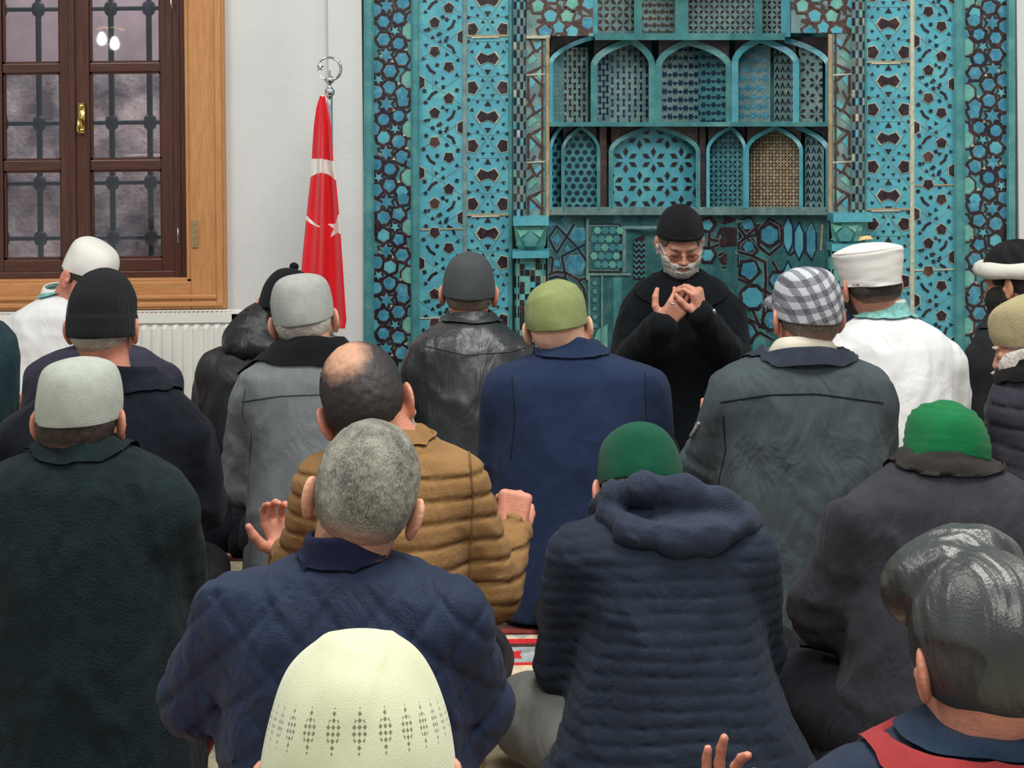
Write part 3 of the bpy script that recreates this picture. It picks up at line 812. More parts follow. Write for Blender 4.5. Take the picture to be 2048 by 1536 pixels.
def arch(x0, x1, apex, ytop, yspr, ybot, dfun, depth, col, top=None, half=None, lw=13, mat=None, spandrel=DARK, th=.022):
    """a muqarnas cell: pointed arch moulding, its spandrel and its reveal"""
    pts = []
    N = 14
    CELL[0] = empty('niche_cell'); CELL[0].parent = mih
    if half != 'right':
        for i in range(N + 1):
            a = i / N; x = x0 + (apex - x0) * (1 - math.cos(a * PI / 2)) ** .9
            y = yspr + (ytop - yspr) * (a * .55 + .45 * math.sin(a * PI / 2)); pts.append((x, y))
    if half != 'left':
        q = []
        for i in range(N + 1):
            a = i / N; x = x1 + (apex - x1) * (1 - math.cos(a * PI / 2)) ** .9
            y = yspr + (ytop - yspr) * (a * .55 + .45 * math.sin(a * PI / 2)); q.append((x, y))
        pts += q[::-1]
    full = list(pts)
    if half != 'right': full = [(x0, ybot)] + full
    if half != 'left': full = full + [(x1, ybot)]
    # moulding
    m = MB(MO)
    for a, b in zip(full, full[1:]):
        da, db = dfun(a[0]), dfun(b[0]); dx, dy = b[0] - a[0], b[1] - a[1]; L = math.hypot(dx, dy) or 1
        nx, ny = -dy / L * lw / 2, dx / L * lw / 2; e = .5
        A = [(a[0] + nx - dx / L * e, a[1] + ny), (a[0] - nx - dx / L * e, a[1] - ny)]; B = [(b[0] - nx + dx / L * e, b[1] - ny), (b[0] + nx + dx / L * e, b[1] + ny)]
        fr_ = [P(*A[0], da - th), P(*A[1], da - th), P(*B[0], db - th), P(*B[1], db - th)]
        bk = [P(*A[0], da + depth), P(*A[1], da + depth), P(*B[0], db + depth), P(*B[1], db + depth)]
        m.hull8(fr_, bk)
    m.build('arch_moulding', col, CELL[0])
    if top is not None:
        m = MB(MO)
        for a, b in zip(pts, pts[1:]):
            if abs(a[0] - b[0]) < .5: continue
            fr_ = [P(a[0], a[1], dfun(a[0]) - .004), P(b[0], b[1], dfun(b[0]) - .004), P(b[0], top, dfun(b[0]) - .004), P(a[0], top, dfun(a[0]) - .004)]
            bk = [v + Vector((0, .03, 0)) for v in fr_]; m.hull8(fr_, bk)
        if m.v: m.build('spandrel', GM[spandrel], CELL[0])
def ledge(y0, y1, xs, dfun, col, out=.03):
    m = MB(MO)
    for a, b in zip(xs, xs[1:]):
        fr_ = [P(a, y0, dfun(a) - out), P(b, y0, dfun(b) - out), P(b, y1, dfun(b) - out), P(a, y1, dfun(a) - out)]
        bk = [P(a, y0, dfun(a) + .12), P(b, y0, dfun(b) + .12), P(b, y1, dfun(b) + .12), P(a, y1, dfun(a) + .12)]; m.hull8(fr_, bk)
    return m.build('ledge', col, mih)
# backing shell of the niche so nothing is open behind the cells
m = MB(MO)
xs = [1095, 1185, 1310, 1380, 1460, 1570, 1658]
for a, b in zip(xs, xs[1:]):
    for (ya, yb, o_) in ((YT, 75, .10), (75, 250, .17), (250, 425, .22), (425, YB, .121)):
        f_ = lambda x: WD + o_ + float(np.interp(x, [p[0] for p in PL], [p[1] for p in PL]))
        m.hull8([P(a, ya, f_(a)), P(b, ya, f_(b)), P(b, yb, f_(b)), P(a, yb, f_(a))], [P(a, ya, f_(a) + .03), P(b, ya, f_(b) + .03), P(b, yb, f_(b) + .03), P(a, yb, f_(a) + .03)])
m.build('niche_shell', G_rim, mih)
# side cheeks closing the niche to the wall
m = MB(MO)
for x in (1095, 1656):
    m.hull8([P(x, YT, WD - .03), P(x + 2, YT, WD - .03), P(x + 2, YB, WD - .03), P(x, YB, WD - .03)], [P(x, YT, WD + .25), P(x + 2, YT, WD + .25), P(x + 2, YB, WD + .25), P(x, YB, WD + .25)])
m.build('niche_jamb', G_rim, mih)
# tier 0 (top of the frame)
for (a, b, kd, bs, ink, sc_) in ((1194, 1268, 'petal', GREY, BROWN, 1.25), (1284, 1350, 'stars', GREY, BROWN, .8), (1376, 1508, 'petal', GREY, DARK, 1), (1524, 1562, 'petal', GREY, DARK, .95)):
    panel(a, b, -160, 66, d0(a) + .05, d0(b) + .05, kd, bs, ink, sc_)
for (a, b, c) in ((1186, 1195, G_turq), (1268, 1284, G_rim), (1350, 1376, G_rim), (1508, 1524, G_rim), (1562, 1581, G_turq)):
    m = MB(MO); m.hull8([P(a, -160, d0(a) - .01), P(b, -160, d0(b) - .01), P(b, 74, d0(b) - .01), P(a, 74, d0(a) - .01)], [P(a, -160, d0(a) + .1), P(b, -160, d0(b) + .1), P(b, 74, d0(b) + .1), P(a, 74, d0(a) + .1)])
    m.build('pilaster', c, mih)
m = MB(MO); m.hull8([P(1095, YT, WD - .03), P(1658, YT, WD - .03), P(1658, -160, WD - .03), P(1095, -160, WD - .03)], [P(1095, YT, WD + .3), P(1658, YT, WD + .3), P(1658, -160, WD + .3), P(1095, -160, WD + .3)]); m.build('upper_field', G_rim, mih)
ledge(66, 80, [1190, 1310, 1380, 1460, 1570], d0, G_rim, .02)
# tier 1
d1s = lambda x: d1(x)
arch(1101, 1190, 1190, 74, 128, 246, d1, .08, G_turq, top=72, half='left', lw=9)
panel(1105, 1128, 104, 245, WD + .05, WD + .12, 'chev', TURQ, GREY, .6); panel(1128, 1176, 95, 245, WD + .12, WD + .2, 'vase', GREY, DARK, .9, 1)
arch(1188, 1304, 1262, 82, 130, 246, d1, .08, G_rim, top=74)
panel(1190, 1222, 90, 244, d1(1190) + .07, d1(1222) + .10, 'vase', GREY, NAVY, .7, 2); panel(1222, 1302, 84, 244, d1(1222) + .10, d1(1302) + .06, 'vase', GREY, NAVY, 1.1, 3)
arch(1317, 1458, 1376, 84, 132, 246, d1, .08, G_rim, top=74)
panel(1319, 1397, 88, 244, d1(1319) + .05, d1(1397) + .10, 'stars', GREY, NAVY, 1, 4); panel(1397, 1457, 88, 244, d1(1397) + .10, d1(1457) + .05, 'stars', RIM, NAVY, .95, 5)
arch(1470, 1592, 1519, 80, 124, 246, d1, .08, G_turq, top=74)
panel(1472, 1541, 90, 244, d1(1472) + .06, d1(1541) + .10, 'stars', GREY, BLUE, 1.1, 6); panel(1548, 1590, 100, 244, d1(1548) + .09, d1(1590) + .04, 'chev', GREY, DARK, 1.0, 7)
arch(1570, 1656, 1570, 80, 130, 246, d1, .08, G_turq, top=74, half='right', lw=11)
panel(1597, 1645, 92, 244, WD + .13, WD + .05, 'flower', GREY, DARK, .86, 8)
ledge(244, 253, xs, d1, G_rim, .03)
# tier 2
arch(1101, 1126, 1126, 252, 300, 420, d2, .08, G_turq, top=250, half='left', lw=7)
panel(1100, 1124, 262, 418, WD + .10, WD + .18, 'dot', RIM, NAVY, 1, 9)
arch(1126, 1197, 1162, 256, 300, 420, d2, .07, G_rim, top=250, lw=7)
panel(1128, 1196, 256, 418, WD + .19, WD + .24, 'dot', RIM, NAVY, 1.05, 10)
m = MB(MO); m.hull8([P(1199, 252, d2(1199) - .02), P(1213, 252, d2(1213) - .02), P(1213, 418, d2(1213) - .02), P(1199, 418, d2(1199) - .02)], [P(1199, 252, d2(1199) + .1), P(1213, 252, d2(1213) + .1), P(1213, 418, d2(1213) + .1), P(1199, 418, d2(1199) + .1)]); m.build('pilaster', G_brown, mih)
arch(1222, 1396, 1306, 254, 302, 416, d2, .08, G_rim, top=250, lw=9, spandrel=BROWN)
panel(1224, 1395, 256, 416, d2(1224) + .06, d2(1395) + .06, 'flower', TURQ, DARK, 1.32, 11)
m = MB(MO); m.hull8([P(1399, 252, d2(1399) - .02), P(1411, 252, d2(1411) - .02), P(1411, 418, d2(1411) - .02), P(1399, 418, d2(1399) - .02)], [P(1399, 252, d2(1399) + .1), P(1411, 252, d2(1411) + .1), P(1411, 418, d2(1411) + .1), P(1399, 418, d2(1399) + .1)]); m.build('pilaster', G_dark, mih)
arch(1416, 1490, 1462, 256, 300, 416, d2, .07, G_turq, top=250, lw=7)
panel(1418, 1489, 262, 416, d2(1418) + .05, d2(1489) + .06, 'petal', RIM, NAVY, .9, 12)
arch(1494, 1602, 1551, 256, 300, 416, d2, .08, G_turq, top=250, lw=8, spandrel=BROWN)
panel(1496, 1600, 258, 416, d2(1496) + .06, d2(1600) + .05, 'petal', SAND, DARK, .62, 13)
arch(1592, 1656, 1592, 254, 302, 420, d2, .08, G_turq, top=250, half='right', lw=10)
panel(1610, 1648, 262, 414, WD + .18, WD + .10, 'chev', GREY, NAVY, 1.0, 14)
ledge(414, 430, xs, d2, G_grey, .02)
# lower walls of the niche
sp = lambda a, b, base=RIM, **k: None
s = Pat(d3, (1097, 430, 1172, YB)); s.slab(SHADED, .03, 2)
def zz_(X_, Y_): return (980 + X_ / 4.8, 400 + Y_ / 4.8)
for (x, y, r, n_, a) in ((855, 340, 17, 5, 90), (820, 620, 20, 6, 0), (640, 380, 9, 4, 0), (740, 470, 8, 3, 30), (640, 610, 8, 4, 45), (590, 230, 9, 3, 0), (720, 190, 10, 4, 0), (560, 470, 7, 3, 0), (800, 1000, 16, 6, 10), (640, 880, 16, 6, 10), (700, 1150, 14, 6, 0), (860, 1250, 14, 5, 0)):
    q = zz_(x, y); s.ng(q[0], q[1], r, n_, a, BLUE, GREY, 1, 1.12)
for pts in ([(545, 330), (640, 510), (810, 230)], [(545, 390), (640, 250), (850, 470), (930, 590)], [(930, 420), (690, 540), (725, 745)], [(545, 540), (605, 560), (590, 690)], [(550, 720), (640, 690), (730, 700), (840, 760), (900, 850), (925, 1010)], [(550, 760), (640, 735), (720, 750), (800, 830)], [(840, 775), (930, 750)], [(560, 1000), (700, 1080), (900, 1060)], [(700, 1080), (640, 1250), (800, 1350)]):
    s.line([zz_(*p) for p in pts], 5.5, NAVY if pts[0][1] < 450 else DARK, GREY)
s.build('strapwork_field')
m = MB(MO)
s = Pat(d3, (1172, 430, 1400, YB)); s.slab(SHADED, .03, 4)
for (a, b, c, d_) in ((1176, 447, 1242, 545),):
    s.poly([(a, b), (c, b), (c, d_), (a, d_)], DARK, .006); s.poly([(a + 3, b + 3), (c - 3, b + 3), (c - 3, d_ - 3), (a + 3, d_ - 3)], GREY, .008)
    s.poly([(a + 5, b + 5), (c - 5, b + 5), (c - 5, d_ - 5), (a + 5, d_ - 5)], SHADED, .010)
    for i in range(4):
        for j in range(5):
            x, y = a + 14 + i * 15 - (7 if j % 2 else 0), b + 14 + j * 17
            s.ng(x + 5, y, 8, 6, 0, GREEN if (i + j) % 3 == 0 else RIM, NAVY, 1, 1.12, .012)
for (x0_, y0_, x1_, y1_) in ((1245, 452, 1420, 458), (1245, 452, 1252, 545), (1172, 546, 1262, 551), (1202, 551, 1206, 700), (1176, 551, 1180, 700), (1172, 436, 1178, 560)):
    s.poly([(x0_, y0_), (x1_, y0_), (x1_, y1_), (x0_, y1_)], GREY, .010, .010)
s.poly([(1266, 560), (1266, 480), (1290, 468), (1310, 466), (1310, 560)], DARK, .002); s.poly([(1310, 560), (1310, 466), (1330, 464), (1330, 560)], DARK, .002)
for i in range(7): s.line([(1268 + k * 5, 486 + i * 11 + (3 if k % 2 else -3)) for k in range(12)], 3, RIM)
for i in range(6): s.ng(1190, 566 + i * 17, 6, 6, 0, RIM, NAVY)
s.poly([(1180, 700), (1195, 660), (1215, 648), (1215, 700)], GREEN, .006)
s.build('tile_panel')
# right strapwork facets, drawn line by line
s = Pat(d3, (1400, 430, 1566, YB)); s.slab(SHADED, .03, 4)
for (x, y, r, n_, a, mt) in ((1539, 470, 20, 6, 30, BLUE), (1495, 448, 13, 6, 0, BLUE), (1497, 493, 12, 6, 0, BLUE), (1458, 474, 19, 8, 0, TURQ), (1458, 518, 13, 6, 0, BLUE), (1498, 540, 19, 5, 10, BLUE), (1505, 595, 22, 8, 20, TURQ), (1460, 440, 10, 5, 0, TURQ), (1415, 450, 12, 5, 0, TURQ),
                             (1415, 510, 13, 6, 0, TURQ), (1555, 560, 15, 6, 0, BLUE), (1548, 640, 20, 6, 0, BLUE), (1490, 665, 20, 6, 0, BLUE), (1440, 640, 18, 6, 0, TURQ), (1425, 580, 18, 6, 0, TURQ)):
    s.ng(x, y, r + 7, n_, a, DARK); s.ng(x, y, r - 1, n_, a, mt, GREY, 1, 1.12)
for pts in ([(1539, 437), (1562, 450), (1564, 475), (1562, 490), (1539, 510), (1518, 493), (1514, 465), (1539, 437)], [(1445, 445), (1460, 449), (1500, 432), (1530, 425)],
            [(1500, 436), (1512, 452), (1512, 470), (1492, 474), (1478, 455), (1478, 438)], [(1492, 474), (1505, 488), (1515, 500), (1505, 512)], [(1518, 450), (1492, 474), (1477, 488), (1475, 520), (1475, 535)],
            [(1438, 510), (1460, 500), (1500, 510), (1530, 524), (1532, 560), (1528, 620), (1524, 655), (1545, 660)], [(1445, 535), (1465, 537), (1495, 526)], [(1470, 555), (1510, 572), (1545, 590)], [(1510, 600), (1505, 620), (1520, 655)],
            [(1545, 524), (1560, 548)], [(1400, 500), (1420, 496), (1436, 490)], [(1420, 432), (1432, 445), (1420, 460), (1418, 480), (1416, 515)], [(1418, 478), (1436, 482)], [(1500, 680), (1520, 665), (1545, 680)], [(1470, 620), (1500, 640), (1530, 655)], [(1425, 560), (1450, 590), (1470, 620), (1440, 680)]):
    s.line(pts, 6, DARK, GREY)
s.build('strapwork_field')
s = Pat(d3, (1566, 430, 1656, YB)); s.slab(SHADED, .03, 3)
for cx_ in (1576, 1598, 1622):
    for y in (470, 560, 650):
        o_ = 12 * ((cx_ // 2) % 2)
        s.ng(cx_, y + o_, 34, 6, 30, BLUE if cx_ == 1622 else TURQ, GREY, .26, 1.1)
        s.line([(cx_, y - 38 + o_), (cx_ + 10, y - 15 + o_), (cx_ + 10, y + 15 + o_), (cx_, y + 38 + o_), (cx_ - 10, y + 15 + o_), (cx_ - 10, y - 15 + o_), (cx_, y - 38 + o_)], 3.5, NAVY)
s.line([(1580, 510), (1602, 494), (1625, 520)], 4, DARK); s.line([(1645, 450), (1642, 500)], 4, SAND); s.build('strapwork_field')
# capitals and colonettes at the mouth of the niche
def capital(x0, x1, y0, y1):
    cap_ = empty('capital'); cap_.parent = mih
    m = MB(MO); xa, xb = P(x0, y0, WD).x, P(x1, y0, WD).x; f_ = WD - .02
    def Zc(y): return P((x0 + x1) / 2, y, WD - .08).z
    m.box((xa, f_ - .11, Zc(y0 + 17)), (xb, f_, Zc(y0))); m.build('abacus', G_turq, cap_)
    m = MB(MO); w = xb - xa; cxx = (xa + xb) / 2; yt, yb = Zc(y0 + 17), Zc(y1 - 14)
    # faceted bell: wide top square to narrow octagon
    def ring(k, z, dd): 
        return [(cxx + w * .5 * k * u, f_ - .10 * dd * v, z) for u, v in ((-1, .35), (-.55, 1), (.55, 1), (1, .35))]
    zz = [(yt, .95, .95), ((yt * .6 + yb * .4), .9, .9), ((yt * .15 + yb * .85), .82, .72), (yb, .7, .6)]
    rings = [ring(k, z, d_) for z, k, d_ in zz]
    vs = [v for r in rings for v in r] + [(cxx - w * .5, f_, yt), (cxx + w * .5, f_, yt), (cxx - w * .4, f_, yb), (cxx + w * .4, f_, yb)]
    fs = [(i * 4 + j, i * 4 + j + 1, i * 4 + 4 + j + 1, i * 4 + 4 + j) for i in range(3) for j in range(3)]
    m.add(vs, fs); m.build('bell', G_green, cap_)
    s = Pat(lambda x: f_ - .095, (x0, y0, x1, y1)); xm = (x0 + x1) / 2; ym = (y0 + y1) / 2 + 4
    s.poly([(xm - 17, ym), (xm, ym - 14), (xm + 17, ym), (xm + 10, ym + 16), (xm - 10, ym + 16)], RIM, .004, .006)
    s.poly([(xm - 30, ym + 14), (xm - 22, ym + 2), (xm - 17, ym + 16)], RIM, .002, .006); s.poly([(xm + 30, ym + 14), (xm + 22, ym + 2), (xm + 17, ym + 16)], RIM, .002, .006)
    s.poly([(xm - 27, ym - 18), (xm - 4, ym - 14), (xm - 20, ym - 2)], GREEN, .002, .006); s.poly([(xm + 27, ym - 18), (xm + 4, ym - 14), (xm + 20, ym - 2)], GREEN, .002, .006); s.build('inlay', cap_)
    m = MB(MO); m.box((xa - .004, f_ - .10, Zc(y1)), (xb, f_, Zc(y1 - 14))); m.build('astragal', G_turq, cap_)
capital(1026, 1096, 432, 514); capital(1652, 1729, 425, 500)
def shaft(x0, x1, y0, mir):
    cxp = (x0 + x1) / 2; R_ = (x1 - x0) / 2
    def dep(x):
        u = max(-1, min(1, (x - cxp) / R_)); return WD - .02 - .065 * math.sqrt(max(0, 1 - u * u))
    s = Pat(dep, (x0, y0, x1, YB)); s.slab(GREEN, .05, 12); rnd = random.Random(int(x0)); j = 0; y = y0 + 2
    bw = (x1 - x0) / 6.0
    while y < 870:
        for c in range(6):
            k = (c - j // 1) % 6 if mir else (c + j) % 6
            if (j * 3 + c * (5 if mir else 7)) % 9 in (0, 1, 4) or (c - j) % 4 == 0:
                s.poly([(x0 + c * bw + .6, y), (x0 + (c + 1) * bw - .6, y), (x0 + (c + 1) * bw - .6, y + 11), (x0 + c * bw + .6, y + 11)], rnd.choice((DARK, DARK, BROWN, NAVY)))
            elif rnd.random() < .2: s.poly([(x0 + c * bw + .6, y), (x0 + (c + 1) * bw - .6, y), (x0 + (c + 1) * bw - .6, y + 11), (x0 + c * bw + .6, y + 11)], rnd.choice((TURQ, PALE)))
        y += 12; j += 1
    s.build('colonette')
shaft(1028, 1092, 514, 0); shaft(1656, 1726, 500, 1)
# ---------------------------------------------------------------- implicit surfaces -> meshes
def _len(a): return np.sqrt((a * a).sum(1))
def ell(p, c, r, R=None):
    q = p - np.asarray(c, np.float32)
    if R is not None: q = q @ np.asarray(R, np.float32)
    r = np.asarray(r, np.float32)
    k0 = _len(q / r); k1 = _len(q / (r * r)) + 1e-9
    return k0 * (k0 - 1) / k1
def cone(p, a, b, ra, rb, flat=None):
    a = np.asarray(a, np.float32); b = np.asarray(b, np.float32); ba = b - a
    t = np.clip(((p - a) @ ba) / max(float(ba @ ba), 1e-9), 0, 1)
    return _len(p - a - t[:, None] * ba) - (ra + (rb - ra) * t)
def smin(a, b, k):
    h = np.clip(0.5 + 0.5 * (b - a) / k, 0, 1)
    return b + (a - b) * h - k * h * (1 - h)
def smax(a, b, k): return -smin(-a, -b, k)
def rotm(x=0, y=0, z=0):
    return np.array(Euler((math.radians(x), math.radians(y), math.radians(z))).to_matrix(), np.float32)

_tab = np.random.RandomState(3).rand(4096).astype(np.float32)
def vnoise(p, scale, seed=0):
    q = p * np.asarray(scale, np.float32) + seed * 17.31
    i = np.floor(q).astype(np.int64); f = q - i; f = f * f * (3 - 2 * f)
    def h(dx, dy, dz): return _tab[((i[:, 0] + dx) * 73856093 ^ (i[:, 1] + dy) * 19349663 ^ (i[:, 2] + dz) * 83492791) & 4095]
    r = 0
    for dx in (0, 1):
        wx = f[:, 0] if dx else 1 - f[:, 0]
        for dy in (0, 1):
            wy = f[:, 1] if dy else 1 - f[:, 1]
            for dz in (0, 1):
                r = r + h(dx, dy, dz) * wx * wy * (f[:, 2] if dz else 1 - f[:, 2])
    return r
def folds(p, amp, seed, scale=(10, 10, 5), rot=None):
    q = p if rot is None else p @ rot
    w = vnoise(p, (6, 6, 6), seed + 5)[:, None] * .12
    n = vnoise(q + w, scale, seed); m = vnoise(q + w, np.asarray(scale) * 2.1, seed + 9)
    return amp * ((1 - np.abs(2 * n - 1)) ** 2 + .5 * (1 - np.abs(2 * m - 1)) ** 2 - .6)

def mesh_sdf(f, lo, hi, h, marg=2.4):
    lo = np.asarray(lo, np.float32); hi = np.asarray(hi, np.float32); B = 6
    nb = np.maximum(1, np.ceil((hi - lo) / (h * B)).astype(int)); n = nb * B
    gx = [np.arange(k) for k in nb]
    bc = np.stack(np.meshgrid(*gx, indexing='ij'), -1).reshape(-1, 3)
    cc = lo + (bc * B + (B - 1) / 2).astype(np.float32) * h
    fc = f(cc)
    act = np.abs(fc) < marg * h * B
    V = np.repeat(np.repeat(np.repeat(np.where(fc > 0, 1., -1.).astype(np.float32).reshape(nb), B, 0), B, 1), B, 2)
    ab = bc[act]
    off = np.stack(np.meshgrid(*[np.arange(B)] * 3, indexing='ij'), -1).reshape(-1, 3)
    for s0 in range(0, len(ab), 1500):
        idx = (ab[s0:s0 + 1500, None, :] * B + off[None]).reshape(-1, 3)
        V[idx[:, 0], idx[:, 1], idx[:, 2]] = f(lo + idx.astype(np.float32) * h)
    V[0] = V[-1] = np.abs(V[0]) + 1e-4; V[:, 0] = np.abs(V[:, 0]) + 1e-4; V[:, -1] = np.abs(V[:, -1]) + 1e-4; V[:, :, 0] = np.abs(V[:, :, 0]) + 1e-4; V[:, :, -1] = np.abs(V[:, :, -1]) + 1e-4
    Sg = V > 0
    c = np.zeros(np.array(V.shape) - 1, np.int8)
    for d in np.ndindex(2, 2, 2): c += Sg[d[0]:Sg.shape[0] - 1 + d[0], d[1]:Sg.shape[1] - 1 + d[1], d[2]:Sg.shape[2] - 1 + d[2]]
    cells = np.argwhere((c > 0) & (c < 8))
    if not len(cells): return np.zeros((0, 3), np.float32), np.zeros((0, 4), int)
    acc = np.zeros((len(cells), 3), np.float32); cnt = np.zeros(len(cells), np.float32)
    for ax in range(3):
        o1, o2 = [k for k in range(3) if k != ax]
        for u in (0, 1):
            for v in (0, 1):
                a = cells.copy(); a[:, o1] += u; a[:, o2] += v; b = a.copy(); b[:, ax] += 1
                va = V[a[:, 0], a[:, 1], a[:, 2]]; vb = V[b[:, 0], b[:, 1], b[:, 2]]
                m = (va > 0) != (vb > 0); t = np.where(m, va / np.where(m, va - vb, 1), 0)
                pt = a.astype(np.float32); pt[:, ax] += t
                acc[m] += pt[m]; cnt[m] += 1
    vert = lo + acc / cnt[:, None] * h
    ids = -np.ones(c.shape, np.int64); ids[cells[:, 0], cells[:, 1], cells[:, 2]] = np.arange(len(cells))
    Q = []
    for ax in range(3):
        o1, o2 = (ax + 1) % 3, (ax + 2) % 3
        sl0 = [slice(1, -1)] * 3; sl1 = [slice(1, -1)] * 3
        sl0[ax] = slice(0, -1); sl1[ax] = slice(1, None)
        A = Sg[tuple(sl0)]; Bv = Sg[tuple(sl1)]
        e = np.argwhere(A != Bv); fl_ = A[e[:, 0], e[:, 1], e[:, 2]]
        g = e.copy(); 
        for k in range(3):
            if k != ax: g[:, k] += 1
        def cell(d1_, d2_):
            k = g.copy(); k[:, o1] -= d1_; k[:, o2] -= d2_; return ids[k[:, 0], k[:, 1], k[:, 2]]
        q = np.stack([cell(0, 0), cell(1, 0), cell(1, 1), cell(0, 1)], 1)
        q[fl_] = q[fl_][:, ::-1]; Q.append(q)
    return vert, np.concatenate(Q)

def npmesh(name, V, Fq, mats, parent=None, loc=None, mtx=None, midx=None):
    me = bpy.data.meshes.new(name)
    me.vertices.add(len(V)); me.vertices.foreach_set('co', np.asarray(V, np.float32).ravel())
    Fq = np.asarray(Fq); k = Fq.shape[1]
    me.loops.add(len(Fq) * k); me.loops.foreach_set('vertex_index', Fq.ravel().astype(np.int32))
    me.polygons.add(len(Fq)); me.polygons.foreach_set('loop_start', np.arange(0, len(Fq) * k, k, dtype=np.int32))
    for m in (mats if isinstance(mats, (list, tuple)) else [mats]): me.materials.append(m)
    if midx is not None: me.polygons.foreach_set('material_index', np.asarray(midx, np.int32))
    me.update(calc_edges=True); me.polygons.foreach_set('use_smooth', np.ones(len(Fq), bool)); me.update()
    o = bpy.data.objects.new(name, me); COL.objects.link(o)
    if parent is not None: o.parent = parent
    if loc is not None: o.location = loc
    if mtx is not None: o.matrix_local = mtx
    return o

# ---------------------------------------------------------------- anatomy
def head_sdf(nk, face=False, fat=1.0):
    """skull centre at origin, face towards +Y; nk = end of the neck in head space"""
    earR = {s: rotm(8, 0, s * 28) for s in (-1, 1)}
    def f(p):
        d = ell(p, (0, -.014, .028), (.076, .097, .089))
        d = smin(d, ell(p, (0, -.048, -.016), (.063, .054, .058)), .03)
        d = smin(d, ell(p, (0, .030, -.045), (.060 * fat, .060, .070)), .03)
        d = smin(d, ell(p, (0, .060, -.088), (.034 * fat, .030, .026)), .03)
        for s in (-1, 1): d = smin(d, ell(p, (s * .042, .052, -.035), (.024, .026, .028)), .02)
        d = smin(d, cone(p, (0, -.022, -.03), nk, .055 * fat, .058 * fat), .03)
        # brow, nose, lips
        d = smin(d, ell(p, (0, .078, .014), (.046, .014, .010)), .012)
        for s in (-1, 1): d = smax(d, -ell(p, (s * .032, .098, -.006), (.019, .016, .013)), .010)
        for s in (-1, 1): d = smin(d, ell(p, (s * .031, .075, -.008), (.0155, .014, .0125)), .004)
        d = smin(d, cone(p, (0, .084, .002), (0, .106, -.034), .008, .0115), .008)
        for s in (-1, 1): d = smin(d, ell(p, (s * .0125, .095, -.038), (.008, .011, .008)), .006)
        d = smax(d, -ell(p, (0, .104, -.0665), (.022, .012, .0022)), .004)
        d = smin(d, ell(p, (0, .089, -.060), (.024, .011, .0055)), .006)
        d = smin(d, ell(p, (0, .087, -.073), (.021, .011, .006)), .006)
        for s in (-1, 1):
            R = earR[s]
            e = ell(p, (s * .086, -.012, -.014), (.008, .020, .031), R)
            e = smin(e, ell(p, (s * .083, -.002, -.040), (.007, .011, .012), R), .008)
            hol = ell(p, (s * .0985, -.001, -.010), (.009, .012, .021), R)
            e = smax(e, -hol, .005)
            e = smin(e, ell(p, (s * .086, .004, -.018), (.006, .006, .010)), .004)
            d = smin(d, e, .007)
        return d
    return f

def frame_from(y, z):
    y = Vector(y).normalized(); z = Vector(z); z = (z - y * z.dot(y)).normalized(); x = y.cross(z)
    return Matrix((x, y, z)).transposed()

def hand_sdf(side, curl=(25, 30, 20), thumb=(.75, .5, .15), spread=4, curls=None, scale=1.0):
    """wrist at origin, fingers along +Y, palm faces +Z; side = +1 thumb at +X"""
    bx = [.031, .0105, -.0105, -.030]; by = [.088, .093, .089, .079]; ln = [.070, .079, .073, .057]; rr = [.0088, .0092, .0088, .0078]
    chains = []
    for i in range(4):
        c = curls[i] if curls else curl
        x, y, z = bx[i] * side, by[i], 0.002; a = 0; pts = [(x * .8, y - .03, 0), (x, y, z)]; sp = math.radians(spread * (1.5 - i)) * side
        for j, fr in enumerate((.45, .31, .24)):
            a += math.radians(c[j]); L = ln[i] * fr
            x += math.sin(sp) * math.cos(a) * L; y += math.cos(a) * math.cos(sp) * L; z += math.sin(a) * L; pts.append((x, y, z))
        chains.append((pts, rr[i]))
    tv = np.array([thumb[0] * side, thumb[1], thumb[2]]); tv /= np.linalg.norm(tv)
    t0 = np.array([.022 * side, .022, .006]); t1 = t0 + tv * .040
    tv2 = tv * .85 + np.array([-.1 * side, .45, .15]); tv2 /= np.linalg.norm(tv2); t2 = t1 + tv2 * .030
    tv3 = tv2 + np.array([-.15 * side, .2, .1]); tv3 /= np.linalg.norm(tv3); t3 = t2 + tv3 * .024
    def f(p):
        p = p / scale
        pw_ = p.copy(); pw_[:, 0] = pw_[:, 0] / np.clip(.74 + 3.2 * p[:, 1], .74, 1.03)
        q = np.abs(pw_ - np.array([0, .050, 0], np.float32)) - np.array([.024, .033, .001], np.float32)
        d = _len(np.maximum(q, 0)) + np.minimum(q.max(1), 0) - .0145
        d = smin(d, ell(p, (.020 * side, .030, .008), (.018, .028, .013)), .012)
        d = smin(d, ell(p, (-.024 * side, .030, .006), (.012, .028, .012)), .012)
        w = p * np.array([1, 1, 1.3], np.float32)
        d = smin(d, cone(w, (0, -.028, 0), (0, .012, 0), .025, .025), .016)
        th = cone(p, t0, t1, .0145, .0115); th = smin(th, cone(p, t1, t2, .0115, .0105), .004); th = smin(th, cone(p, t2, t3, .0105, .0078), .004)
        d = smin(d, th, .010)
        for pts, r in chains:
            g = None
            for j in range(len(pts) - 1):
                a = cone(p, pts[j], pts[j + 1], r * (1 - .07 * j) if j else r * .8, r * (1 - .07 * (j + 1)))
                g = a if g is None else smin(g, a, .003)
            d = smin(d, g, .0035)
        return d * scale
    return f

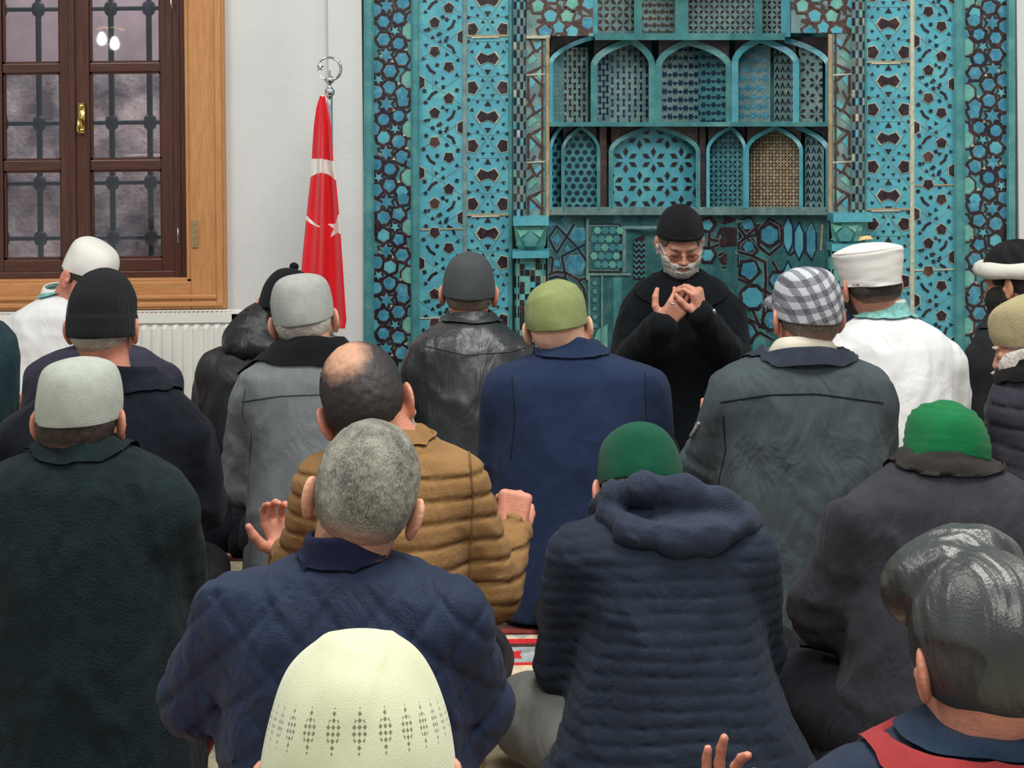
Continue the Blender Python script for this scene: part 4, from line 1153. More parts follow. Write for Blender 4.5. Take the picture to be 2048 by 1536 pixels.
class Loft:
    """stack of super-elliptic sections; keys sorted by height"""
    def __init__(s, z, cx, cy, w, h, e=2.3):
        o = np.argsort(z); s.z = np.asarray(z)[o]; s.cx = np.asarray(cx)[o]; s.cy = np.asarray(cy)[o]; s.w = np.asarray(w)[o]; s.h = np.asarray(h)[o]; s.e = e
        zz = np.linspace(s.z[0], s.z[-1], 160)
        def sm(v):
            y = np.interp(zz, s.z, v); k = np.array([1, 2, 3, 2, 1]) / 9.
            yp = np.concatenate([[y[0]] * 2, y, [y[-1]] * 2]); return np.convolve(yp, k, 'valid')
        s.zz = zz; s.t = [sm(v) for v in (s.cx, s.cy, s.w, s.h)]
    def at(s, z): return [np.interp(z, s.zz, v) for v in s.t]
    def __call__(s, p):
        cx, cy, w, h = s.at(p[:, 2])
        x = np.abs(p[:, 0] - cx); y = np.abs(p[:, 1] - cy)
        k = ((x / w) ** s.e + (y / h) ** s.e) ** (1 / s.e)
        gr = np.sqrt((x / (w * w)) ** 2 + (y / (h * h)) ** 2) / np.maximum(np.sqrt((x / w) ** 2 + (y / h) ** 2), 1e-4)
        d = (k - 1) / np.maximum(gr, 1 / np.maximum(w, h))
        top = p[:, 2] - s.z[-1]; bot = s.z[0] - p[:, 2]
        return smax(smax(d, top, .02), bot, .02)

def lathe_cap(prof, rx, ry, seg=72, cy=-.014, disp=None, sub=3, tilt=0.0, wall=.006):
    """dome on an elliptical base in head space; prof = (radius, z); open below with a turned-in hem"""
    pr = []; n_ = len(prof)
    for k in range(n_ - 1):
        q0, q1, q2, q3 = [np.array(prof[min(max(k + j, 0), n_ - 1)]) for j in (-1, 0, 1, 2)]
        for i in range(sub):
            u = i / sub; pr.append(tuple(.5 * (2 * q1 + (q2 - q0) * u + (2 * q0 - 5 * q1 + 4 * q2 - q3) * u * u + (3 * q1 - q0 - 3 * q2 + q3) * u ** 3)))
    pr.append(prof[-1])
    pr = [(prof[0][0] - .12, prof[0][1] + .012), (prof[0][0] - .06, prof[0][1] + .002)] + pr
    V = []
    for r, z in pr:
        for k in range(seg):
            a = 2 * PI * k / seg; V.append((r * rx * math.cos(a), cy + r * ry * math.sin(a), z))
    V = np.array(V, np.float32); n = len(pr)
    ang = np.arctan2(V[:, 1] - cy, V[:, 0])
    V[:, 2] += tilt * (V[:, 1] - cy) * np.clip(1 - (V[:, 2] - prof[0][1]) / .06, 0, 1)
    if disp is not None:
        c = np.array([0, cy, prof[0][1] + .03], np.float32); nrm = V - c; nrm /= _len(nrm)[:, None] + 1e-6
        V += nrm * disp(V, ang)[:, None]
    Q = []
    for i in range(n - 1):
        for k in range(seg): Q.append((i * seg + k, i * seg + (k + 1) % seg, (i + 1) * seg + (k + 1) % seg, (i + 1) * seg + k))
    V = np.vstack([V, V[-seg:].mean(0)]); t = len(V) - 1
    for k in range(0, seg, 2): Q.append(((n - 1) * seg + k, (n - 1) * seg + (k + 1) % seg, (n - 1) * seg + (k + 2) % seg, t))
    return V, np.array(Q)

CAPS = {
 'skull': [(.985, .004), (1.0, .012), (1.015, .035), (1.0, .06), (.95, .083), (.85, .102), (.68, .116), (.42, .125), (.18, .128), (.04, .129)],
 'dome': [(.985, .006), (1.0, .014), (1.01, .03), (.985, .055), (.92, .078), (.80, .098), (.62, .113), (.40, .123), (.18, .128), (.04, .129)],
 'round': [(1.0, .004), (1.02, .014)] + [(1.045 * math.cos(a_ * PI / 24) ** .78, .032 + .104 * math.sin(a_ * PI / 24)) for a_ in range(0, 12)] + [(.04, .136)],
 'beanie': [(1.03, -.022), (1.06, -.012), (1.07, .01), (1.06, .026), (1.02, .034), (1.0, .05), (.95, .075), (.83, .10), (.66, .123), (.44, .140), (.2, .149), (.04, .151)],
 'tall': [(1.0, .0), (1.01, .01), (1.06, .035), (1.12, .065), (1.17, .090), (1.175, .097), (1.12, .104), (.9, .112), (.6, .120), (.3, .124), (.04, .125)],
 'flat': [(.98, -.004), (1.02, .004), (1.08, .02), (1.13, .04), (1.13, .062), (1.06, .085), (.9, .105), (.68, .119), (.4, .127), (.16, .13), (.04, .13)],
}
NECK_H = 0.20
ALL = []

def person(label, d, head, rows, arms, coat, capd=None, hair=None, skinm=None, lean=.18, pitch=12, yaw=0, roll=0, hs=1.0, face_dir=1,
           beard=None, legs='kneel', trous=None, quilt=None, foldamp=.008, seed=1, extra=None, coat_h=.0085, hands=True, neckx=None, coatname='jacket',
           hooks=None, res_head=.004, hd=(.18, .17, .15, .125, .085), elbow_f=.06, side=1, sq=2.3, bodyyaw=0, fat=1.0, shoe=None, neckoff=.03, bottom=.03, kdx=(.30, .30)):
    """a seated or kneeling person; rows = torso outline [(pixel y, left x, right x)], arms = {'L': (shoulder, elbow, wrist)...}"""
    skinm = skinm or skin('skin warm')
    base = Vector((P(head[0], 900, d).x, d, 0))
    # ---- torso
    hx, htop = head
    zt = P(hx, htop, d).z; ztp = P((rows[0][1] + rows[0][2]) / 2, rows[0][0], d).z
    zs, cx, cy, w, h = [], [], [], [], []
    for (py, xl, xr) in rows:
        dd = d
        for _ in range(3):
            z = P((xl + xr) / 2, py, dd).z; dd = d - face_dir * (lean * max(0, ztp - z) + neckoff)
        a = P(xl, py, dd); b = P(xr, py, dd); c = (a + b) / 2
        zs.append(c.z); cx.append(c.x); cy.append(c.y); w.append((b.x - a.x) / 2)
        k = np.clip(c.z / ztp, 0, 1); h.append(float(np.interp(k, [0, .35, .7, .9, 1], hd)))
    if min(zs) > bottom + .02:
        i = int(np.argmin(zs)); zs.append(bottom); cx.append(cx[i]); cy.append(cy[i]); w.append(w[i] * 1.02); h.append(hd[0])
    cx = [v - base.x for v in cx]; cy = [v - base.y for v in cy]
    w = [min(a, 9) for a in w]; h = [min(a, b * 1.05) for a, b in zip(h, w)]
    torso = Loft(zs, cx, cy, w, h, sq)
    itop = int(np.argmax(zs)); neck_base = np.array([cx[itop], cy[itop], zs[itop] - .03])
    # ---- arms
    A = {}
    fd_ = face_dir
    for k, v in arms.items():
        sg = -1 if k == 'L' else 1            # image left or right
        sh, el = v[0], v[1]
        r = v[3] if len(v) > 3 else (.070, .058, .045)
        dsh = base.y + float(np.interp(P(sh[0], sh[1], d).z, torso.zz, torso.t[1]))
        ps = P(sh[0], sh[1], dsh); pe = P(el[0], el[1], dsh + fd_ * (el[2] if len(el) > 2 else elbow_f))
        if v[2] is None: pw = pe + Vector((-sg * .11, fd_ * .20, .05))
        else: pw = P(v[2][0], v[2][1], dsh + fd_ * v[2][2])
        A[k] = [np.array(q - base) for q in (ps, pe, pw)] + [r, sg]
    # ---- head frame
    M = Matrix.Rotation(math.radians(bodyyaw if face_dir > 0 else 180 + bodyyaw), 4, 'Z') @ Matrix.Rotation(math.radians(yaw), 4, 'Z') @ Matrix.Rotation(math.radians(roll), 4, 'Y') @ Matrix.Rotation(-math.radians(pitch), 4, 'X')
    zc = zt - (.129 if capd else .119) * hs
    hc = Vector((P(hx, htop, d).x - base.x, 0, zc))
    HM = Matrix.Translation(hc) @ M @ Matrix.Scale(hs, 4)
    HI = HM.inverted(); Rn = np.array(HI.to_3x3(), np.float32); Tn = np.array(HI.translation, np.float32)
    nk = np.array(HI @ Vector(neck_base)); hf = head_sdf(nk, fat=fat)
    pe = empty('person', base); tag(pe, label, 'person'); ALL.append(pe)
    # ---- coat
    def armf(p, grow=0.0):
        out = None
        for k, (s_, e_, w_, r, sg) in A.items():
            a = smin(cone(p, s_, e_, r[0] + grow, r[1] + grow), cone(p, e_, w_, r[1] + grow, r[2] + grow), .02)
            out = a if out is None else np.minimum(out, a)
        return out
    kneel = legs == 'kneel'; zf = 0.0
    cyb = cy[int(np.argmin(zs))]; cxb = cx[int(np.argmin(zs))]
    def legf(p):
        out = None
        for sg in (-1, 1):
            if kneel:
                hip = (cxb + sg * .10, cyb + fd_ * .02, .20); kn = (cxb + sg * .15, cyb + fd_ * .38, .085); an = (cxb + sg * .10, cyb + fd_ * .02, .07); ft = (cxb + sg * .08, cyb - fd_ * .16, .05)
            else:
                hip = (cxb + sg * .12, cyb, .13); kn = (cxb + sg * kdx[sg > 0], cyb + fd_ * .22, .12); an = (cxb - sg * .02, cyb + fd_ * .36, .07); ft = (cxb - sg * .14, cyb + fd_ * .30, .06)
            a = smin(cone(p, hip, kn, .105, .082), cone(p, kn, an, .078, .055), .03)
            out = a if out is None else smin(out, a, .02)
        return out
    def coatf(p):
        d_ = torso(p)
        if A: d_ = smin(d_, armf(p), .035)
        if extra: d_ = extra(p, d_)
        if foldamp:
            g = folds(p, foldamp, seed)
            for k, (s_, e_, w_, r, sg) in A.items():
                de = _len(p - e_.astype(np.float32)); g = g + np.exp(-(de / .13) ** 2) * folds(p, foldamp * .9, seed + 3, (9, 9, 26))
                ds = _len(p - (s_ * .6 + np.array(cx[1]) * 0 + e_ * .4).astype(np.float32)); g = g + np.exp(-(ds / .10) ** 2) * folds(p, foldamp * .6, seed + 4, (20, 9, 7))
            d_ = d_ - g
        if quilt: d_ = d_ + quilt(p)
        return d_
    lo = np.array([min(np.array(cx) - np.array(w)) - .05, min(cy) - .28, .012]); hi = np.array([max(np.array(cx) + np.array(w)) + .05, max(cy) + .28, max(zs) + .05])
    for k, v in A.items():
        for q in v[:3]: lo = np.minimum(lo, q - .11); hi = np.maximum(hi, q + .11)
    lo[2] = .012
    V, Q = mesh_sdf(coatf, lo, hi, coat_h)
    jk = npmesh(coatname, V, Q, coat, pe)
    # ---- trousers and shoes
    if trous is not None:
        lo2 = np.array([cxb - .55, cyb - .55, .012]); hi2 = np.array([cxb + .55, cyb + .55, .35])
        def tf(p): return legf(p) - folds(p, .006, seed + 2, (12, 12, 12))
        V, Q = mesh_sdf(tf, lo2, hi2, .012); npmesh('trousers', V, Q, trous, pe)
        for sg in (-1, 1):
            if kneel: a_, b_ = (cxb + sg * .09, cyb - fd_ * .10, .06), (cxb + sg * .07, cyb - fd_ * .26, .032)
            else: a_, b_ = (cxb - sg * .04, cyb + fd_ * .35, .06), (cxb - sg * .19, cyb + fd_ * .27, .045)
            def sf(p): return smin(ell(p, a_, (.042, .05, .045)), cone(p, a_, b_, .042, .030), .02)
            V, Q = mesh_sdf(sf, np.minimum(a_, b_) - .07, np.maximum(a_, b_) + .07, .01); npmesh('sock', V, Q, shoe or cloth('black sock', (24, 24, 28)), pe)
    # ---- body: core under the clothes, head and hands in one mesh
    VV, QQ, nv = [], [], 0
    def put(v, q):
        nonlocal nv
        VV.append(v); QQ.append(q + nv); nv += len(v)
    def corefn(p):
        c = smin(torso(p), armf(p, -.006), .03) if A else torso(p)
        c = np.minimum(c + .03, legf(p) + .028)
        return smin(c, cone(p, neck_base, neck_base - np.array([0, 0, .1]), .055, .06), .03)
    v, q = mesh_sdf(corefn, np.array([lo[0], lo[1] - .1, .012]), hi, .02); put(v, q)
    def hw(p): return hf(p @ Rn.T + Tn) * hs
    hcn = np.array(hc)
    v, q = mesh_sdf(hw, np.minimum(hcn - .17 * hs, neck_base - .085), np.maximum(hcn + .15 * hs, neck_base + .08), res_head)
    put(v, q)
    if hands:
        for k, (s_, e_, w_, r, sg) in A.items():
            spec = (hands.get(k) if isinstance(hands, dict) else None) or {}
            if spec.get('skip'): continue
            fdir = Vector(spec.get('dir', (-sg * .3, fd_ * .85, .35))); pn = Vector(spec.get('palm', (-sg * .15, -fd_ * .4, .85)))
            Rm = frame_from(fdir, pn)
            thumbside = spec.get('thumb', None)
            ts = sg * (1 if fd_ > 0 else -1) * (1 if fd_ > 0 else -1) * 1
            # thumb on the outer side when palms face up
            xw = Rm.to_3x3() @ Vector((1, 0, 0)); ts = 1 if xw.x * sg > 0 else -1
            if thumbside: ts = thumbside
            hm = Matrix.Translation(Vector(w_) + fdir.normalized() * spec.get('out', .03)) @ Rm.to_4x4(); hi_ = hm.inverted()
            Rh = np.array(hi_.to_3x3(), np.float32); Th = np.array(hi_.translation, np.float32)
            g = hand_sdf(ts, **{a: b for a, b in spec.items() if a in ('curl', 'thumbv', 'spread', 'curls', 'scale') and a != 'thumbv'}, **({'thumb': spec['thumbv']} if 'thumbv' in spec else {}))
            f_ = lambda p, g=g, Rh=Rh, Th=Th: g(p @ Rh.T + Th)
            c = np.array(hm @ Vector((0, .06, .02))); v, q = mesh_sdf(f_, c - .15, c + .15, spec.get('res', .004)); put(v, q)
    npmesh('body', np.vstack(VV), np.vstack(QQ), skinm, pe)
    # ---- hair, beard, headwear in head space
    if hair:
        hm_, kind = hair
        base_f = head_sdf(nk)
        def sk(p): return smin(ell(p, (0, -.014, .028), (.076, .097, .089)), ell(p, (0, -.048, -.016), (.063, .054, .058)), .03)
        def hfn(p):
            n = vnoise(p, (160, 160, 160), seed) * .003
            lo_ = {'short': -.052, 'crop': -.062, 'low': -.075, 'high': -.030}[kind]
            k = sk(p) - .0035 - n * 1.2
            nape = lo_ - p[:, 2] + .006 * np.sin(p[:, 0] * 70) * 0
            front = p[:, 1] - (.055 + .35 * np.clip(p[:, 2] - .02, -.02, .1)) - np.where(p[:, 2] < .0, 0, 0)
            side_ = np.where(p[:, 2] < -.005, p[:, 1] - .012, -1.0)
            g = smax(smax(k, nape, .006), np.maximum(front, side_), .004)
            for s in (-1, 1): g = smax(g, -ell(p, (s * .088, -.012, -.014), (.013, .020, .036), rotm(8, 0, s * 28)), .003)
            if capd: 
                kw_ = capd[2] if len(capd) > 2 else {}
                g = np.maximum(g, p[:, 2] - (CAPS[capd[0]][0][1] * kw_.get('h', 1) + kw_.get('dz', 0) + .004 + kw_.get('tilt', .12) * (p[:, 1] + .014)))
            return g
        v, q = mesh_sdf(hfn, (-.1, -.13, -.1), (.1, .11, .13), .0045); npmesh('hair', v, q, hm_, pe, mtx=HM)
    if beard:
        def bfn(p):
            n = vnoise(p, (120, 120, 90), seed + 3) * .004
            k = hf(p) - .0035 - n - beard[1] * (1 + np.clip(-.06 - p[:, 2], 0, .1) * 20)
            up = p[:, 2] - (-.046 + np.clip(np.abs(p[:, 0]) - .044, 0, .03) * 1.5)
            back = .006 - p[:, 1]
            g = smax(smax(k, up, .005), back, .004)
            g = smax(g, -ell(p, (0, .108, -.066), (.027, .03, .0105)), .003)
            mo = smax(ell(p, (0, .092, -.0515), (.030, .009, .0065)) - n * .5, -ell(p, (0, .12, -.062), (.03, .03, .006)), .002)
            return np.minimum(g, mo)
        v, q = mesh_sdf(bfn, (-.09, -.02, -.16), (.09, .13, .02), .0035); npmesh('beard', v, q, beard[0], pe, mtx=HM)
    if capd:
        kind, cm = capd[0], capd[1]; kw = capd[2] if len(capd) > 2 else {}
        rx, ry = kw.get('rx', .084), kw.get('ry', .109)
        dz = kw.get('dz', 0) - .006; hsc = kw.get('h', 1.0)
        pr = [(r, z * hsc + dz) for r, z in CAPS[kind]]
        v, q = lathe_cap(pr, rx, ry, disp=kw.get('disp', lambda V, a: (vnoise(V, (22, 22, 22), seed) - .5) * .006), tilt=kw.get('tilt', .12), seg=kw.get('seg', 96))
        capo = npmesh(kw.get('name', 'cap'), v, q, cm, pe, mtx=HM)
    pe['_hm'] = 0; del pe['_hm']
    R_ = dict(cap=capo if capd else None, root=pe, base=base, HM=HM, coat=jk, A=A, torso=torso, nb=neck_base, coatf=coatf, d=d)
    if hooks:
        for hk in hooks: hk(R_)
    return R_

def collar(rows, mat, name='collar', hdr=.85, tilt=.25, th=.006, dshift=0.0, fwd=1, push=True):
    """rows: outline [(pixel y, xl, xr)] from the top edge down; a standing or folded band round the neck"""
    def hk(R):
        d = R['d'] + R['nb'][1] + dshift; base = R['base']; rings = []
        for i, (py, xl, xr) in enumerate(rows):
            a = P(xl, py, d) - base; b = P(xr, py, d) - base; c = (a + b) / 2; rings.append((c, (b - a).length / 2, math.atan2(b.z - a.z, b.x - a.x)))
        seg = 64; V = []; rr_ = []
        for (c0, w0, a0), (c1, w1, a1) in zip(rings, rings[1:]):
            for i in range(3): rr_.append((c0.lerp(c1, i / 3), w0 + (w1 - w0) * i / 3, a0 + (a1 - a0) * i / 3))
        rings = rr_ + [rings[-1]]
        prof = [(r, 0.0) for r in rings] + []
        inner = [((r[0], r[1] - th, r[2]), 1) for r in rings[::-1][-2:]]
        seq = [(r, 0) for r in rings[::-1]] + [((rings[0][0] + Vector((0, 0, .002)), rings[0][1] - th * .5, rings[0][2]), 0)] + [((rings[0][0], rings[0][1] - th, rings[0][2]), 0), ((rings[1][0] - Vector((0, 0, .0)), min(rings[1][1] - th, rings[0][1] - th * .8), rings[1][2]), 0)]
        for (c, w, an), _ in seq:
            for k in range(seg):
                t_ = 2 * PI * k / seg; x = w * math.cos(t_); y = w * hdr * math.sin(t_) * fwd
                z = x * math.sin(an) - tilt * (y * fwd + w * hdr) + (vnoise(np.array([[x * 1., y, c.z]], np.float32), (18, 18, 18), 4)[0] - .5) * .006
                V.append((c.x + x, c.y + y, c.z + z))
        Q = []
        for i in range(len(seq) - 1):
            for k in range(seg): Q.append((i * seg + k, i * seg + (k + 1) % seg, (i + 1) * seg + (k + 1) % seg, (i + 1) * seg + k))
        V = np.array(V, np.float32); no = (len(rings) + 1) * seg; ctr = np.array([np.array(s_[0][0]) for s_ in seq]).repeat(seg, 0)
        for _ in range(6 if push else 0):
            f_ = R['coatf'](V); rad = np.stack([R['coatf'](V + np.array(e_) * .008) - f_ for e_ in ((1, 0, 0), (0, 1, 0), (0, 0, 1))], 1); rad /= _len(rad)[:, None] + 1e-6
            ps = np.clip(.009 - f_, 0, .03); ps[no:] = 0; V = V + rad * ps[:, None] * .8
        npmesh(name, V, np.array(Q), mat, R['root'])
    return hk

def seams(lines, mat, r=.0018, name='seam', lift=.0006, n=40):
    """stitch lines lying on the coat, given by their outline in the picture and dropped onto the cloth"""
    def hk(R):
        me = R['coat'].data; bv = BVHTree.FromPolygons([v.co.copy() for v in me.vertices], [tuple(p.vertices) for p in me.polygons])
        base = R['base']; o = Vector((0, 0, CH)) - base
        for ln in lines:
            m = MB(); cur = []
            xs = [p[0] for p in ln]; cum = [0]
            for a, b in zip(ln, ln[1:]): cum.append(cum[-1] + math.hypot(b[0] - a[0], b[1] - a[1]))
            for i in range(n + 1):
                s_ = cum[-1] * i / n; x = float(np.interp(s_, cum, [p[0] for p in ln])); y = float(np.interp(s_, cum, [p[1] for p in ln]))
                dr = (P(x, y, 1.0) - Vector((0, 0, CH))).normalized(); h = bv.ray_cast(o, dr)
                if h[0] is not None and (not cur or (h[0] - cur[-1]).length < .06): cur.append(h[0] + h[1] * lift)
            if len(cur) > 3: m.tube(cur, r, 6); m.build(name, mat, R['root'], True)
    return hk

def blob(fn, lo, hi, h, mat, name):
    """extra clothing part from an implicit shape; lo, hi relative to the person"""
    def hk(R):
        v, q = mesh_sdf(lambda p: fn(p, R), np.array(lo), np.array(hi), h); npmesh(name, v, q, mat, R['root'])
    return hk
# ---------------------------------------------------------------- the congregation
SK1 = skin('skin warm', (214, 160, 132)); SK2 = skin('skin ruddy', (206, 140, 116)); SK3 = skin('skin tan', (196, 142, 112)); SK4 = skin('skin pale', (226, 182, 156))
H_dark = hairmat('dark brown hair', (34, 28, 26), (70, 58, 50))
H_black = hairmat('black hair', (26, 24, 26), (52, 46, 44))
H_grey = hairmat('cropped grey hair', (70, 70, 64), (160, 158, 144), 22, (.38, .62))
H_white = hairmat('white hair', (176, 170, 158), (214, 208, 196), 50)
H_salt = hairmat('salt and pepper hair', (80, 72, 62), (130, 120, 104), 50)
B_black = hairmat('black beard', (24, 22, 24), (50, 44, 42), fade=0)
B_white = hairmat('white beard', (186, 176, 166), (232, 226, 218), 70, fade=0)
B_stub = hairmat('grey stubble', (140, 118, 106), (184, 168, 154), 90, fade=0)
sock_b = cloth('black sock', (22, 22, 26))
tr_dark = cloth('dark trousers', (34, 36, 42), fold=.3); tr_grey = cloth('grey trousers', (108, 110, 106), fold=.3, grain=350)
felt = lambda n, c, **k: cloth(n, c, rough=.95, grain=420, gs=.5, var=.08, vs=40, sheen=.06, **k)

# --- 1 leader facing the rows
def glasses(R):
    m = MB(); HM = R['HM']
    for s in (-1, 1):
        pts = [Vector((s * .031 + .0225 * math.cos(a), .108 - abs(math.cos(a) * s + 1) * .002, -.010 + .0155 * math.sin(a))) for a in [2 * PI * i / 24 for i in range(24)]]
        m.tube(pts, .0011, 6, True); m.tube([Vector((s * .053, .104, -.006)), Vector((s * .076, .09, -.004)), Vector((s * .083, .03, -.004)), Vector((s * .086, -.008, -.002)), Vector((s * .086, -.018, -.022))], .0013, 6)
    m.tube([Vector((-.009, .109, -.006)), Vector((0, .113, -.002)), Vector((.009, .109, -.006))], .0013, 6)
    gl_ = o = m.build('glasses', plain('thin dark brown wire', (60, 44, 36), .4, .6), R['root'], True); o.matrix_local = HM
    m = MB()
    for s in (-1, 1):
        pts = [(s * .031 + .022 * math.cos(a), .1075, -.010 + .015 * math.sin(a)) for a in [2 * PI * i / 24 for i in range(24)]]
        m.hull8(pts, [(p[0], p[1] + .001, p[2]) for p in pts])
    t = NT('spectacle lens'); a_ = t.n('ShaderNodeBsdfTransparent'); b_ = t.n('ShaderNodeBsdfGlossy', i_Roughness=.02); x_ = t.n('ShaderNodeMixShader', i_0=.06)
    a_.inputs[0].default_value = (.9, .88, .86, 1); t.l(a_.outputs[0], x_.inputs[1]); t.l(b_.outputs[0], x_.inputs[2]); t.l(x_.outputs[0], t.t.nodes['Material Output'].inputs[0])
    m.build('lens', t.m, gl_)
    # closed eyelids, brows
    for s in (-1, 1):
        m = MB(); m.tube([Vector((s * (.014 + .034 * u), .0925 - .012 * u * u + .002, -.0125 - .0025 * math.sin(PI * u))) for u in [i / 8 for i in range(9)]], .0011, 6)
        o = m.build('eyelashes', H_black, R['root'], True); o.matrix_local = HM
    brow(H_salt)(R)
def brow(mat):
    def hk(R):
        for s in (-1, 1):
            m = MB(); m.tube([Vector((s * (.012 + .038 * u), .0945 - .014 * u * u, .011 + .005 * math.sin(PI * u * .9))) for u in [i / 8 for i in range(9)]], .003, 8, rs=[.002 + .0016 * math.sin(PI * (.15 + .8 * i / 8)) for i in range(9)])
            o = m.build('eyebrow', mat, R['root'], True); o.matrix_local = R['HM']
    return hk
coat_black = cloth('black wool coat', (12, 17, 22), rough=.85, grain=380, gs=.5, fold=.35, var=.25)
def pin(R):
    d = 4.78; m = MB(); c = P(1428, 623, d) - R['base']
    m.lathe(c, [(.004, -.008), (.006, -.004), (.006, .004), (.003, .009)], 10); m.build('badge', M_steel, R['root'], True)
    m = MB(); c = P(1345, 607, 4.70) - R['base']; m.lathe(c, [(.008, -.003), (.0092, 0), (.008, .003)], 14); m.build('ring', M_chrome, R['root'], True)
person('bearded man in black coat and glasses facing the rows before the mihrab, hands raised', 5.05, (1360, 415),
       [(548, 1322, 1402), (562, 1292, 1434), (580, 1268, 1456), (606, 1257, 1470), (700, 1252, 1478), (850, 1236, 1494), (1000, 1222, 1510)],
       {'L': ((1275, 628), (1252, 730, .08), (1322, 652, .30), (.068, .060, .050)), 'R': ((1450, 628), (1474, 730, .08), (1402, 628, .30), (.068, .060, .050))},
       coat_black, ('beanie', cloth('black knit', (22, 23, 27), ribs=('X', 60, 1, .5)), dict(dz=.040, h=.66, tilt=.30)), (H_salt, 'short'), skin('skin of leader', (208, 148, 124)), lean=.06, pitch=24, yaw=2, hs=.915, face_dir=-1,
       beard=(B_white, .001), trous=tr_dark, seed=11, hands={'L': dict(dir=(.62, -.15, .75), palm=(.1, .9, .25), curls=[(35, 40, 20), (30, 45, 20), (25, 30, 15), (15, 20, 15)], out=.0, thumbv=(.85, .45, .1), res=.003),
       'R': dict(dir=(-.2, -.1, .95), palm=(-.85, .45, -.1), curls=[(50, 45, 25), (55, 50, 25), (60, 50, 30), (65, 50, 30)], out=-.01, thumb=1, res=.003, thumbv=(.5, .7, .5))},
       neckoff=.07, res_head=.003, fat=1.1, hooks=[glasses, pin, collar([(536, 1320, 1404), (548, 1308, 1416), (562, 1292, 1434)], coat_black, tilt=.42, hdr=.85, fwd=-1)])

# --- 2 man in white robe with tall white hat
robe = cloth('white robe cloth', (226, 228, 228), rough=.8, grain=600, gs=.1, fold=.3, var=.03)
M_trim = cloth('turquoise brocade trim', (120, 176, 170), rough=.6, grain=90, gs=.4, var=.35, vs=60)
def hatdisp(V, a): return .0016 * np.sin(V[:, 2] * 900 + 2 * np.sin(a * 2)) * (V[:, 2] < .095) + (vnoise(V, (15, 15, 15), 3) - .5) * .006
hatw = cloth('white wrapped hat cloth', (226, 224, 218), grain=500, gs=.2, var=.03)
hw2 = cloth('yellowed felt hat crown', (222, 212, 190), var=.12, vs=30)
def crown_stain(R):
    v, q = lathe_cap([(.30, .128), (.24, .1305), (.14, .132), (.03, .1325)], .083, .103, seg=48, wall=0); npmesh('stained_crown', v, q, cloth('brown stained felt', (196, 168, 122), var=.3, vs=40), R['cap'])
person('man in white robe with turquoise collar and tall white hat near the mihrab', 4.5, (1738, 480),
       [(628, 1726, 1822), (645, 1700, 1850), (662, 1680, 1880), (688, 1668, 1902), (760, 1668, 1905), (850, 1665, 1910), (1000, 1660, 1915)],
       {'L': ((1696, 728), (1682, 850), None), 'R': ((1890, 728), (1905, 860), None)},
       robe, ('tall', hatw, dict(disp=hatdisp, name='hat', dz=.0, tilt=.08)), (H_dark, 'crop'), SK2, lean=.10, pitch=10, yaw=14, roll=-3, hs=1.03, trous=tr_dark, seed=22, coatname='robe',
       beard=(B_black, .0), hooks=[collar([(602, 1729, 1812), (618, 1722, 1822), (636, 1712, 1832)], M_trim, tilt=.1), collar([(598, 1731, 1810), (606, 1728, 1813)], hatw, name='collar_edge', tilt=.1, th=.008, push=False), crown_stain])

# --- 3 man with black and white turban at the right edge
def band(R):
    HM = R['HM']; m = MB(); pts = []
    for i in range(48):
        a = 2 * PI * i / 48; pts.append(Vector((.098 * math.cos(a), -.014 + .116 * math.sin(a), .040 + .018 * math.sin(a))))
    vs = []; m.tube(pts, .026, 14, True, rs=[.026 + .002 * math.sin(i * .7) for i in range(48)]); o = m.build('turban_wrap', cloth('white turban cloth', (214, 212, 202), fold=.4, var=.05), R['root'], True); o.matrix_local = HM
person('man in black coat and black turban wrapped in white at the right edge', 4.75, (2030, 484),
       [(625, 2000, 2090), (645, 1975, 2130), (670, 1952, 2165), (720, 1945, 2180), (850, 1945, 2190), (1000, 1940, 2195)],
       {'L': ((1968, 730), (1968, 850), None), 'R': ((2150, 730), (2165, 860), None)},
       cloth('charcoal coat', (38, 40, 42), fold=.4), ('dome', cloth('black turban felt', (30, 31, 34)), dict(rx=.088, ry=.106, tilt=.18, dz=.01, disp=lambda V, a: .0035 * np.sin(a * 9 + V[:, 2] * 60))), (H_black, 'low'), SK3,
       yaw=48, pitch=12, hs=1.0, beard=(B_black, .004), trous=tr_dark, seed=31, hooks=[band, collar([(612, 1990, 2082), (634, 1975, 2100), (650, 1965, 2110)], cloth('charcoal coat', (38, 40, 42)), tilt=.2)])

# --- 4 white robed man below the window
person('man in white robe and white cap seated below the window, head bowed to the right', 5.22, (176, 484),
       [(590, 92, 160), (606, 60, 190), (626, 25, 215), (655, 8, 232), (800, -5, 240), (1000, -15, 250)],
       {'L': ((30, 700), (8, 830), None), 'R': ((205, 700), (215, 830), None)},
       robe, ('skull', hatw, dict(tilt=.30, dz=.012)), (H_dark, 'low'), skin('skin flushed', (210, 140, 122)), yaw=52, pitch=26, roll=-10, hs=1.0, face_dir=-1, lean=.05, neckoff=.04, trous=tr_dark, seed=41, coatname='robe',
       hooks=[brow(H_dark), collar([(572, 86, 136), (582, 82, 140), (596, 76, 150)], M_trim, tilt=.25, hdr=.9, name='trimmed_collar', fwd=-1), collar([(568, 86, 134), (576, 82, 138)], hatw, tilt=.25, hdr=.9, name='collar_edge', th=.008, fwd=-1, push=False)])

